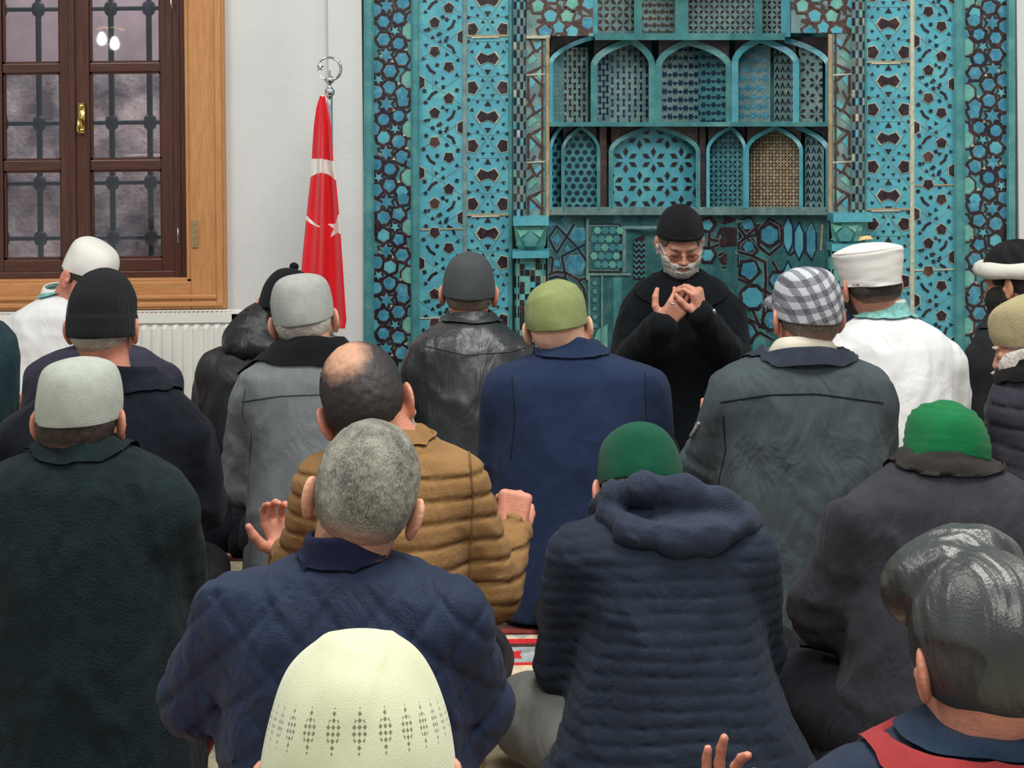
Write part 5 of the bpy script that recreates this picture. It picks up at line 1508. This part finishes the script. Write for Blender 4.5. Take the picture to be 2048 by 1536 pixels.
# --- 5 hooded black jacket by the radiator
nyl = leather('black nylon shell', (26, 28, 32), rough=.55, fold=.4)
def hood5(p, R):
    nb = R['nb']; d = ell(p, nb + [-.085, -.01, .03], (.10, .11, .07), rotm(0, -38, 0)); d = smin(d, ell(p, nb + [-.02, -.06, -.01], (.13, .09, .055)), .04)
    d = smin(d, ell(p, nb + [-.05, .02, .075], (.075, .10, .05), rotm(0, -38, 0)), .03)
    return d - folds(p, .008, 5, (14, 14, 14))
def pompom(R):
    v, q = mesh_sdf(lambda p: ell(p, (0.0, -.014, .136), (.014, .014, .013)) - vnoise(p, (260,) * 3, 2) * .003, (-.03, -.04, .12), (.03, .02, .175), .003); npmesh('pompom', v, q, cloth('black felt', (20, 20, 24)), R['cap'])
person('man in black hooded jacket and black bobble hat leaning right beside the radiator', 4.8, (572, 536),
       [(664, 510, 600), (684, 470, 650), (705, 432, 680), (740, 412, 695), (800, 405, 695), (900, 400, 700), (1000, 392, 710), (1060, 385, 715)],
       {'L': ((436, 742), (412, 850), (470, 900, .25)), 'R': ((665, 742), (690, 850), None)},
       nyl, ('dome', cloth('black felt', (20, 20, 24)), dict(h=1.25, dz=-.03, rx=.09)), (H_black, 'crop'), SK2, lean=.16, pitch=24, roll=9, hs=1.0, trous=tr_dark, seed=51, foldamp=.010,
       hooks=[blob(hood5, (-.35, -.25, .55), (.2, .25, .9), .007, leather('black nylon hood', (28, 30, 34), rough=.5, fold=.7), 'hood'), pompom])
def foot(d, px, py, ang, label, mat, s=1.0):
    c = P(px, py, d); b = Vector((c.x, d, 0))
    def fn(p):
        q = p @ rotm(0, 0, ang)
        g = smin(ell(q, (0, 0, .04), (.05, .055, .045)), ell(q, (0, .10, .028), (.042, .075, .028)), .03); g = smin(g, cone(q, (0, -.01, .05), (.05, -.16, .055), .048, .055), .03)
        return g - folds(p, .003, 2, (25, 25, 25))
    v, q = mesh_sdf(fn, (-.3, -.3, .002), (.3, .3, .14), .006); return v, q, b

# --- 6 grey wool coat with black collar
gcoat = cloth('light grey wool coat', (112, 117, 120), grain=420, gs=.5, fold=.35, var=.12)
blk = cloth('black fleece collar', (14, 15, 18), grain=260, gs=.8)
seam_g = cloth('grey stitching', (78, 82, 86)); seam_d = cloth('dark stitching', (22, 26, 30))
person('white haired man in light grey wool coat with black collar and pale grey skullcap', 4.12, (607, 543),
       [(680, 560, 680), (700, 535, 705), (725, 508, 734), (744, 480, 758), (800, 486, 765), (900, 505, 748), (1000, 497, 752), (1092, 490, 762), (1180, 488, 766)],
       {'L': ((508, 802), (482, 965, .04), (520, 1000, .28), (.068, .062, .05)), 'R': ((738, 802), (768, 960), None)},
       gcoat, ('skull', felt('pale grey knit', (160, 164, 158)), dict(tilt=.16)), (H_white, 'low'), SK1, lean=.14, pitch=8, roll=-7, yaw=3, hs=1.03, trous=tr_dark, seed=61, neckoff=.045,
       hooks=[collar([(664, 568, 684), (685, 556, 700), (714, 540, 716), (722, 545, 712)], blk, tilt=.45, hdr=.95, th=.01),
              seams([[(484, 803), (560, 792), (655, 788), (752, 800)], [(492, 770), (484, 830), (503, 865), (498, 960), (494, 1080)]], seam_g)])

# --- 7 black leather jacket
lea = leather('worn black leather', (48, 51, 53), rough=.36, fold=.5)
person('man in black leather jacket and dark grey knit cap in front of the tile mihrab', 4.7, (937, 502),
       [(632, 896, 982), (650, 872, 1004), (668, 842, 1030), (688, 822, 1056), (740, 826, 1058), (850, 838, 1050), (1000, 830, 1055), (1150, 815, 1070)],
       {'L': ((843, 740), (815, 890), None), 'R': ((1045, 735), (1070, 890), None)},
       lea, ('dome', felt('dark grey knit', (70, 74, 76)), dict(h=1.13, dz=-.014, tilt=.13)), (H_salt, 'crop'), SK2, lean=.14, pitch=6, roll=3, hs=1.0, trous=tr_dark, seed=71, foldamp=.009,
       hooks=[collar([(616, 899, 982), (628, 894, 988), (642, 886, 996)], leather('worn black leather collar', (52, 55, 57), rough=.4, fold=.4), tilt=.3, hdr=.95), seams([[(850, 692), (932, 710), (1020, 704), (1050, 695)], [(845, 700), (838, 780), (845, 880), (840, 960)]], lea, .0022)])

# --- 8 navy blazer
navy = cloth('navy wool blazer', (32, 45, 72), grain=420, gs=.45, fold=.25, var=.12)
person('man in navy blazer with olive green skullcap kneeling in the second row centre', 4.05, (1115, 556),
       [(690, 1092, 1192), (708, 1066, 1216), (728, 1018, 1272), (745, 982, 1314), (775, 982, 1316), (850, 990, 1306), (950, 990, 1312), (1100, 976, 1330), (1245, 962, 1348)],
       {'L': ((1014, 786), (998, 965, .05), None, (.068, .062, .05)), 'R': ((1288, 782), (1315, 960, .05), None, (.068, .062, .05))},
       navy, ('dome', felt('olive green felt', (132, 142, 92)), dict(tilt=.12, disp=lambda V, a: (vnoise(V, (22,) * 3, 8) - .5) * .006 + .002 * np.exp(-((V[:, 2] - .085 - .25 * V[:, 0]) / .006) ** 2))), None, SK4, lean=.12, pitch=8, roll=-6, yaw=-6, hs=1.02, trous=cloth('black trousers', (20, 22, 26)), seed=81, foldamp=.007,
       hooks=[collar([(668, 1098, 1186), (684, 1088, 1196), (704, 1070, 1214)], navy, tilt=.5, hdr=1.0, th=.008), seams([[(1024, 752), (1030, 830), (1022, 920)], [(1290, 745), (1292, 830), (1300, 930)]], seam_d, .0014)])

# --- 9 grey green jacket with chequered cap
gj = cloth('grey green cotton jacket', (66, 76, 80), grain=420, gs=.35, fold=.6, var=.15)
t = NT('grey tartan flannel'); sx = t.n('ShaderNodeSeparateXYZ'); t.l(t.tc.outputs['Object'], sx.inputs[0])
nzz = t.noise(24, 3)
def stripe(src, k, ph, w_):
    a_ = t.math('ADD', t.math('MULTIPLY', src, k), ph); a_ = t.math('ADD', a_, t.math('MULTIPLY', nzz.outputs[0], .22)); fr_ = t.math('FRACT', a_); return t.math('LESS_THAN', fr_, w_)
diag1 = t.math('ADD', t.math('MULTIPLY', sx.outputs[0], .92), t.math('MULTIPLY', sx.outputs[2], .38)); diag2 = t.math('SUBTRACT', t.math('MULTIPLY', sx.outputs[2], .92), t.math('ADD', t.math('MULTIPLY', sx.outputs[0], .3), t.math('MULTIPLY', sx.outputs[1], .35)))
s1 = stripe(diag1, 32, .1, .46); s2 = stripe(diag2, 32, .3, .46)
ssum = t.math('ADD', t.math('MULTIPLY', s1, .5), t.math('MULTIPLY', s2, .5))
cc_ = t.ramp(ssum, [(0.2, lin((188, 192, 198))), (0.5, lin((110, 114, 122))), (0.8, lin((44, 46, 56)))])
fine = t.noise(500, 2); t.color(t.mix(.25, cc_, t.ramp(fine.outputs[0], [(.4, lin((60, 62, 70))), (.6, lin((200, 200, 204)))]))); t.normal(t.bump(fine.outputs[0], .4, .004)); t.set(Roughness=.95); M_tart = t.m
def peak(R):
    def f(p): return smax(smax(ell(p, (0, .085, .022), (.085, .085, .03), rotm(18)), -ell(p, (0, .085, .014), (.085, .085, .03), rotm(18)), .002), .05 - p[:, 1], .004)
    v, q = mesh_sdf(f, (-.1, .03, -.04), (.1, .19, .08), .004); npmesh('cap_peak', v, q, M_tart, R['cap'])
person('man in grey green jacket with black and white chequered flat cap in the second row', 3.85, (1612, 530),
       [(702, 1530, 1684), (716, 1500, 1708), (736, 1446, 1756), (758, 1430, 1776), (850, 1446, 1765), (950, 1442, 1770), (1050, 1450, 1765), (1245, 1445, 1760)],
       {'L': ((1462, 806), (1414, 930, .08), (1440, 880, .30), (.070, .062, .052)), 'R': ((1742, 806), (1752, 950), None, (.070, .062, .052))},
       gj, ('skull', M_tart, dict(rx=.088, ry=.106, tilt=.20, h=1.02, dz=-.004)), (H_salt, 'low'), SK2, lean=.12, pitch=8, roll=0, yaw=8, hs=1.02, trous=tr_dark, seed=91, foldamp=.010,
       hooks=[peak, collar([(682, 1526, 1684), (694, 1518, 1694), (712, 1504, 1706)], cloth('dark collar lining', (44, 50, 62)), tilt=.42, hdr=.9, th=.008), collar([(664, 1548, 1662), (674, 1538, 1672), (686, 1534, 1676)], cloth('cream fleece', (196, 190, 172)), name='cream_inner_collar', tilt=.42, hdr=.9, th=.01, push=False),
              seams([[(1440, 805), (1540, 790), (1632, 788), (1766, 806)], [(1446, 830), (1452, 900), (1430, 1000)]], seam_d, .002),
              seams([[(1378, 860), (1396, 832)], [(1372, 872), (1384, 856)], [(1384, 872), (1400, 846)]], cloth('pale grey drawcord', (160, 166, 172)), .005, 'drawcord', .003)])

# --- 10 old man with white beard at the right edge
def q_h(sp, amp, wid=.005, curve=0.0, xc=0.0, ph=0.0):
    def q(p):
        z = p[:, 2] + curve * (p[:, 0] - xc) ** 2 + (vnoise(p, (9, 9, 9), 4) - .5) * .010 + ph
        g = np.abs(z / sp - np.floor(z / sp) - .5) * sp
        return amp * np.exp(-(g / wid) ** 2) - amp * .35
    return q
person('white bearded old man in dark quilted jacket and beige knit cap at the right edge', 3.88, (2062, 586),
       [(722, 2030, 2120), (742, 2008, 2165), (775, 1998, 2205), (830, 1996, 2225), (950, 1994, 2240), (1150, 1985, 2260)],
       {'L': ((2030, 830), (2032, 960), None), 'R': ((2200, 830), (2215, 960), None)},
       cloth('dark violet quilting', (48, 46, 56), rough=.7, fold=.3), ('skull', cloth('beige knit', (176, 164, 126), ribs=('DIAGONAL', 90, 2, .5), grain=200, gs=.6), dict(tilt=.2)), (H_white, 'crop'), SK1,
       yaw=62, pitch=20, hs=1.02, beard=(B_white, .010), quilt=q_h(.05, .008), trous=tr_dark, seed=101, hooks=[brow(B_white), collar([(706, 2022, 2130), (730, 2006, 2146), (752, 1996, 2160)], cloth('black furry collar', (16, 16, 18), grain=150, gs=1), tilt=.2, th=.012)])

# --- 11 black beanie black coat
knit_b = cloth('black ribbed beanie knit', (28, 31, 34), ribs=('X', 75, .6, .7), grain=300, gs=.6)
person('heavy man in black overcoat and black ribbed beanie behind the man in the grey skullcap', 3.75, (206, 549),
       [(745, 142, 300), (765, 112, 330), (788, 78, 360), (815, 50, 380), (870, 42, 385), (950, 40, 382), (1050, 35, 388), (1250, 30, 392)],
       {'L': ((50, 880), (15, 1010), None, (.074, .066, .05)), 'R': ((368, 878), (398, 1005, .04), (370, 1030, .28), (.074, .068, .055))},
       cloth('black overcoat', (18, 22, 32), grain=350, gs=.5, fold=.35), ('beanie', knit_b, dict(tilt=.05, disp=lambda V, a: .0009 * np.sin(a * 60) + (vnoise(V, (16,) * 3, 6) - .5) * .012)), (H_white, 'low'), SK2, lean=.14, pitch=8, hs=1.0, trous=tr_dark, seed=111,
       hooks=[collar([(722, 150, 306), (742, 138, 318), (768, 124, 334)], cloth('black overcoat', (18, 22, 32)), tilt=.35, hdr=.85, th=.01)])
# --- 12 behind him
person('man in violet grey jacket mostly hidden behind the black beanie', 4.5, (192, 566),
       [(690, 145, 250), (706, 95, 300), (730, 62, 330), (765, 55, 345), (850, 50, 350), (1000, 45, 355)],
       {'L': ((95, 775), (85, 900), None), 'R': ((322, 775), (332, 900), None)},
       cloth('violet grey jacket', (48, 48, 62), fold=.4), ('skull', felt('mid grey felt', (120, 124, 122)), {}), (H_grey, 'low'), SK2, lean=.12, pitch=8, trous=tr_dark, seed=121)
# --- 13 left edge
person('man in dark teal jacket cut off by the left edge', 4.0, (-105, 510),
       [(636, -150, -40), (650, -190, 6), (680, -215, 26), (720, -225, 36), (800, -225, 30), (1000, -220, 20)],
       {},
       cloth('dark teal jacket', (28, 50, 56), fold=.4), None, (H_grey, 'low'), SK2, lean=.12, trous=tr_dark, seed=131)
# --- 14 black fleece man
fleece = cloth('black green fleece', (20, 33, 36), grain=200, gs=.8, fold=.25, var=.25, vs=30)
person('broad man in black fleece with pale grey skullcap at the left front', 3.0, (161, 708),
       [(884, 96, 222), (902, 66, 252), (922, 8, 300), (948, -38, 345), (1000, -52, 358), (1120, -52, 352), (1300, -60, 372), (1540, -80, 404), (1700, -90, 415)],
       {'L': ((-28, 1035), (-45, 1240), None, (.078, .068, .05)), 'R': ((326, 1035), (346, 1240, .06), (330, 1250, .3), (.078, .070, .05))},
       fleece, ('skull', felt('pale grey green knit', (166, 172, 162)), dict(tilt=.06)), (H_dark, 'short'), SK2, lean=.16, pitch=6, hs=1.01, trous=tr_dark, seed=141, foldamp=.011,
       hooks=[collar([(879, 96, 220), (892, 88, 230), (914, 66, 250)], fleece, tilt=.35, hdr=.95, th=.01)])
# --- 15 brown puffer, bald crown
t = NT('dark hair round a bald crown'); hb = t.noise(300, 4); vm = t.n('ShaderNodeVectorMath', operation='DISTANCE')
mpn = t.n('ShaderNodeMapping'); mpn.inputs['Scale'].default_value = (1.0, .8, .82); mpn.inputs['Location'].default_value = (0, 0, 0); t.l(t.tc.outputs['Object'], mpn.inputs[0])
t.l(mpn.outputs[0], vm.inputs[0]); vm.inputs[1].default_value = (-.012, -.066, .067)
nb_ = t.noise(38, 5, .7); dm = t.math('ADD', vm.outputs['Value'], t.math('MULTIPLY', t.math('SUBTRACT', nb_.outputs[0], .5), .035))
bald = t.ramp(t.math('MULTIPLY', dm, 10.0), [(.30, lin((186, 140, 112))), (.46, lin((128, 96, 78))), (.58, lin((40, 34, 34)))])
t.color(bald); t.normal(t.bump(hb.outputs[0], .3, .004)); t.set(Roughness=.55); H_bald = t.m
brown = cloth('tan brown suede quilting', (142, 108, 68), rough=.9, grain=300, gs=.4, fold=.35, var=.18, vs=6)
person('balding man in tan brown quilted jacket with his hands spread apart', 3.08, (730, 688),
       [(868, 730, 846), (886, 700, 876), (902, 664, 912), (928, 636, 936), (1000, 632, 942), (1100, 640, 940), (1200, 650, 940), (1350, 640, 960), (1500, 630, 965)],
       {'L': ((650, 975), (612, 1125, .10), (578, 1118, .20), (.066, .060, .046)), 'R': ((908, 975), (978, 1180, .02), (1022, 1072, .12), (.070, .066, .043))},
       brown, None, (H_bald, 'low'), SK2, lean=.10, pitch=24, roll=-15, yaw=4, hs=1.07, trous=tr_dark, seed=151, quilt=q_h(.044, .008, .0045, .25, .05, .012), coat_h=.006, foldamp=.006, beard=(B_stub, 0),
       hands={'L': dict(dir=(-.35, .35, .85), palm=(.45, -.7, .3), curls=[(30, 45, 20), (40, 50, 25), (45, 50, 30), (40, 45, 25)], spread=1, out=.0, res=.003), 'R': dict(dir=(.12, .45, .85), palm=(-.3, .8, -.25), curls=[(75, 85, 50), (80, 85, 50), (80, 85, 50), (80, 80, 50)], thumbv=(.6, .5, .6), out=.0, res=.003)},
       hooks=[collar([(850, 772 - 44, 836), (864, 730, 846), (884, 716, 862)], brown, tilt=.25, hdr=.95, th=.01), seams([[(938, 905), (946, 1000), (940, 1100), (936, 1180), (938, 1230)]], cloth('tan seam', (112, 84, 54)), .003)])
# --- 16 grey haired, navy quilted
def q_d(sp, amp, wid):
    def q(p):
        a = (p[:, 0] + p[:, 2]) * .7071; b = (p[:, 0] - p[:, 2]) * .7071; o = 0
        for u in (a, b):
            u = u + (vnoise(p, (8, 8, 8), 3) - .5) * .012; g = np.abs(u / sp - np.floor(u / sp) - .5) * sp; o = o + amp * np.exp(-(g / wid) ** 2)
        return o
    return q
navq = cloth('navy diamond quilting', (34, 45, 68), rough=.62, grain=260, gs=.4, fold=.45, var=.2, vs=7)
person('grey haired man in navy diamond quilted jacket behind the knitted cream cap', 2.36, (728, 845),
       [(1110, 606, 758), (1124, 560, 820), (1142, 520, 862), (1172, 482, 905), (1230, 448, 926), (1330, 444, 925), (1450, 440, 930), (1600, 436, 955), (1800, 430, 965)],
       {'L': ((478, 1232), (410, 1385, .06), (520, 1330, .28), (.072, .066, .05)), 'R': ((896, 1242), (940, 1410, .06), (850, 1400, .28), (.074, .068, .05))},
       navq, None, (H_grey, 'low'), SK1, lean=.10, pitch=16, roll=13, yaw=2, hs=1.02, trous=tr_dark, seed=161, quilt=q_d(.062, .005, .005), coat_h=.0065, foldamp=.008,
       hands={'L': dict(dir=(-.05, .25, .95), palm=(.3, -.8, .2), out=.0, curls=[(15, 20, 15), (20, 20, 15), (20, 25, 15), (20, 25, 15)])},
       hooks=[collar([(1060, 610, 772), (1084, 604, 770), (1116, 594, 770)], cloth('navy knit collar', (30, 36, 62), ribs=('Z', 120, .5, .5)), tilt=.12, hdr=.95, th=.012, dshift=-.01)])
# --- 17 nearest cream cap
t = NT('cream cotton knit'); sx = t.n('ShaderNodeSeparateXYZ'); t.l(t.tc.outputs['Object'], sx.inputs[0])
ang = t.math('ARCTAN2', sx.outputs[0], t.math('MULTIPLY', sx.outputs[1], -1.0)); u = t.math('MULTIPLY', ang, 5.2 / 1.0); v = t.math('MULTIPLY', t.math('SUBTRACT', sx.outputs[2], .052), 26.0)
uf = t.math('ABSOLUTE', t.math('SUBTRACT', t.math('FRACT', u), .5)); cl = t.math('LESS_THAN', t.math('ADD', t.math('MULTIPLY', uf, 1.5), t.math('ABSOLUTE', v)), .5)
du = t.math('ABSOLUTE', t.math('SUBTRACT', t.math('FRACT', t.math('MULTIPLY', ang, 26.0)), .5)); dv = t.math('ABSOLUTE', t.math('SUBTRACT', t.math('FRACT', t.math('MULTIPLY', sx.outputs[2], 190.0)), .5))
dot = t.math('LESS_THAN', t.math('ADD', du, dv), .42); hole = t.math('MULTIPLY', cl, dot)
kn = t.noise(700, 2, stretch=(1, 1, 1.6)); kn2 = t.noise(14, 3)
t.color(t.mix(hole, t.ramp(kn2.outputs[0], [(.3, lin((196, 200, 162))), (.7, lin((212, 215, 180)))]), lin((120, 122, 96))))
hh = t.math('SUBTRACT', t.math('MULTIPLY', kn.outputs[0], .5), t.math('MULTIPLY', hole, .8)); t.normal(t.bump(hh, .5, .004)); t.set(Roughness=.95); t.b.inputs['Sheen Weight'].default_value = .3; M_knit = t.m
def kd(V, a):
    r = .0016 * np.exp(-((V[:, 0] - .02 - .25 * (V[:, 2] - .09)) / .005) ** 2) * (V[:, 2] > .06) + .0018 * np.exp(-((V[:, 2] - .112 + .3 * V[:, 0]) / .005) ** 2) * (V[:, 0] < .03)
    return r + (vnoise(V, (20,) * 3, 4) - .5) * .006
person('nearest man seen from behind in a cream knitted skullcap at the bottom edge', 1.40, (716, 1268),
       [(1840, 620, 830), (1880, 520, 920), (1940, 420, 1010), (2100, 370, 1060), (2600, 360, 1070)],
       {'L': ((450, 2060), (400, 2400), None), 'R': ((985, 2060), (1035, 2400), None)},
       cloth('dark grey pullover', (50, 52, 58)), ('round', M_knit, dict(disp=kd, dz=-.040, h=1.27, tilt=.16, seg=144)), (H_salt, 'low'), SK2, lean=.12, pitch=16, hs=1.05, trous=tr_dark, seed=171)
# --- 18 hooded navy puffer with dark green cap
nh = cloth('navy quilted nylon', (32, 41, 55), rough=.7, grain=300, gs=.35, fold=.3, var=.15, vs=8)
hoodm = cloth('navy knit hood', (46, 54, 70), rough=.9, grain=300, gs=.6, fold=.3, var=.15, ribs=('X', 55, 2, .3))
def hood18(p, R):
    b = R['base']; d0_ = R['d'] + R['nb'][1]
    def w(x, y, o): return np.array(P(x, y, d0_ + o) - b)
    pts = [w(1205, 1018, .05), w(1232, 992, -.02), (w(1290, 978, -.06)), w(1370, 985, -.07), w(1440, 1005, -.06), w(1488, 1040, -.03), w(1494, 1062, .03)]
    d = None
    for a, c in zip(pts, pts[1:]):
        q = cone(p, a, c, .028, .028); d = q if d is None else smin(d, q, .02)
    low = [w(1215, 1030, -.03), w(1262, 1062, -.10), w(1345, 1082, -.13), w(1430, 1070, -.12), w(1484, 1045, -.07)]
    for a, c in zip(low, low[1:]): d = smin(d, cone(p, a, c, .026, .026), .02)
    d = smin(d, ell(p, w(1375, 1075, -.085), (.085, .045, .052), rotm(0, 8, 0)), .03)
    return d - folds(p, .007, 7, (18, 18, 22))
person('man in navy quilted jacket with a thick hood and dark green felt cap, grey trousers', 2.96, (1279, 849),
       [(1000, 1245, 1400), (1022, 1205, 1450), (1045, 1165, 1495), (1080, 1145, 1515), (1150, 1152, 1512), (1230, 1165, 1518), (1340, 1150, 1545), (1450, 1118, 1590), (1540, 1085, 1640)],
       {'L': ((1165, 1118), (1142, 1325, .06), (1190, 1330, .3), (.072, .068, .05)), 'R': ((1488, 1118), (1500, 1290, .08), None, (.072, .066, .05))},
       nh, ('dome', felt('dark green felt', (14, 72, 52)), dict(tilt=.10, dz=.004)), (H_salt, 'low'), SK2, lean=.30, pitch=30, hs=1.02, trous=tr_grey, legs='cross', kdx=(.28, .14), seed=181, quilt=q_h(.026, .0035, .003, .5, .05), coat_h=.006, foldamp=.006, neckoff=.06,
       shoe=cloth('black sock', (24, 24, 28)), hooks=[blob(hood18, (-.3, -.45, .3), (.4, .25, .8), .006, hoodm, 'hood')])
# --- 19 charcoal coat with bright green cap
char = cloth('charcoal wool coat', (50, 50, 56), grain=350, gs=.45, fold=.4, var=.15)
person('man in charcoal coat with bright green folded cap at the right front', 3.05, (1886, 800),
       [(915, 1815, 1965), (938, 1785, 1998), (962, 1742, 2045), (988, 1704, 2078), (1040, 1695, 2095), (1150, 1705, 2092), (1300, 1690, 2100), (1520, 1640, 2125)],
       {'L': ((1716, 1062), (1652, 1225, .05), (1700, 1230, .28), (.072, .068, .052)), 'R': ((2070, 1062), (2120, 1225), None, (.072, .068, .052))},
       char, ('dome', felt('bright green knit', (18, 102, 58)), dict(tilt=.0, disp=lambda V, a: .0018 * np.sin(V[:, 2] * 420 + 3 * V[:, 0] * 10) + (vnoise(V, (18,) * 3, 4) - .5) * .010)), None, SK4, lean=.22, pitch=14, roll=5, hs=1.03, trous=tr_dark, legs='cross', kdx=(.23, .26), seed=191, foldamp=.012, neckoff=.05,
       hooks=[collar([(888, 1826, 1964), (906, 1812, 1978), (928, 1792, 1994), (932, 1800, 1988)], cloth('dark brown corduroy', (46, 42, 40), ribs=('X', 90, .3, .6)), tilt=.40, hdr=.95, th=.012)])
# --- 20 leather flat cap close right
lcap = leather('soft black cap leather', (52, 56, 55), rough=.34, fold=.55)
def cap20(R):
    def f(p):
        d = smax(ell(p, (0, -.014, .020), (.090, .112, .108)), -.050 - p[:, 2] + .3 * p[:, 1], .008)
        d = smin(d, ell(p, (-.004, .050, .088), (.094, .088, .060), rotm(-20, -14, 0)), .007)
        return d - folds(p, .006, 9, (12, 12, 12)) * np.clip((p[:, 2] + .02) / .05, 0, 1)
    v, q = mesh_sdf(f, (-.15, -.16, -.13), (.15, .17, .17), .004); co_ = npmesh('leather_cap', v, q, lcap, R['root'], mtx=R['HM'])
    def g(p): return smax(smax(ell(p, (.01, .09, .045), (.070, .085, .03), rotm(20)), -ell(p, (.01, .09, .035), (.070, .085, .03), rotm(20)), .002), .06 - p[:, 1], .004)
    v, q = mesh_sdf(g, (-.11, .04, -.02), (.11, .2, .11), .004); npmesh('cap_peak', v, q, lcap, co_)
    m = MB(); pts = [Vector((.022 + i * .008, -.1185 + .0016 * i * i * .4, -.010 + .0003 * i)) for i in range(7)]
    fr_ = [(x.x, x.y - .004, x.z - .007) for x in pts] + [(x.x, x.y - .004, x.z + .007) for x in pts[::-1]]; m.hull8(fr_, [(a, b + .006, c) for a, b, c in fr_])
    m.build('pale_cap_tag', cloth('pale tag cloth', (186, 186, 172)), co_)
j20 = cloth('dark blue jacket', (38, 48, 66), fold=.5, rough=.8)
person('man in black leather flat cap and navy jacket with red trim, bottom right', 1.85, (1962, 1118),
       [(1456, 1860, 2070), (1474, 1815, 2110), (1500, 1765, 2165), (1540, 1722, 2210), (1600, 1690, 2255), (1800, 1680, 2270), (2300, 1660, 2300)],
       {'L': ((1745, 1610), (1625, 1660, .12), (1478, 1745, .28), (.072, .060, .045)), 'R': ((2200, 1620), (2260, 1900), None)},
       j20, None, None, SK2, lean=.12, pitch=16, yaw=10, hs=1.02, trous=tr_dark, seed=201,
       hands={'L': dict(dir=(-.12, .3, .95), palm=(.4, -.7, .3), curls=[(10, 15, 10), (15, 15, 10), (25, 30, 20), (30, 35, 20)], out=.02, res=.0035)},
       hooks=[cap20, collar([(1440, 1866, 2070), (1456, 1838, 2092), (1480, 1800, 2120)], cloth('navy soft collar', (36, 50, 70), fold=.4), tilt=.12, hdr=.8, th=.014),
              collar([(1496, 1778, 2140), (1508, 1758, 2165), (1522, 1742, 2188)], cloth('red trim cloth', (150, 52, 54)), name='red_collar_trim', tilt=.15, hdr=.7, th=.008)])
# stockinged foot of the hooded man by the radiator stays part of him
v, q, b = foot(4.50, 445, 1085, 100, '', sock_b)
hm = [o for o in ALL if 'bobble hat' in o['label']][0]
npmesh('stockinged_foot', v, q, cloth('dark navy sock', (24, 28, 38)), hm, loc=b - hm.location)
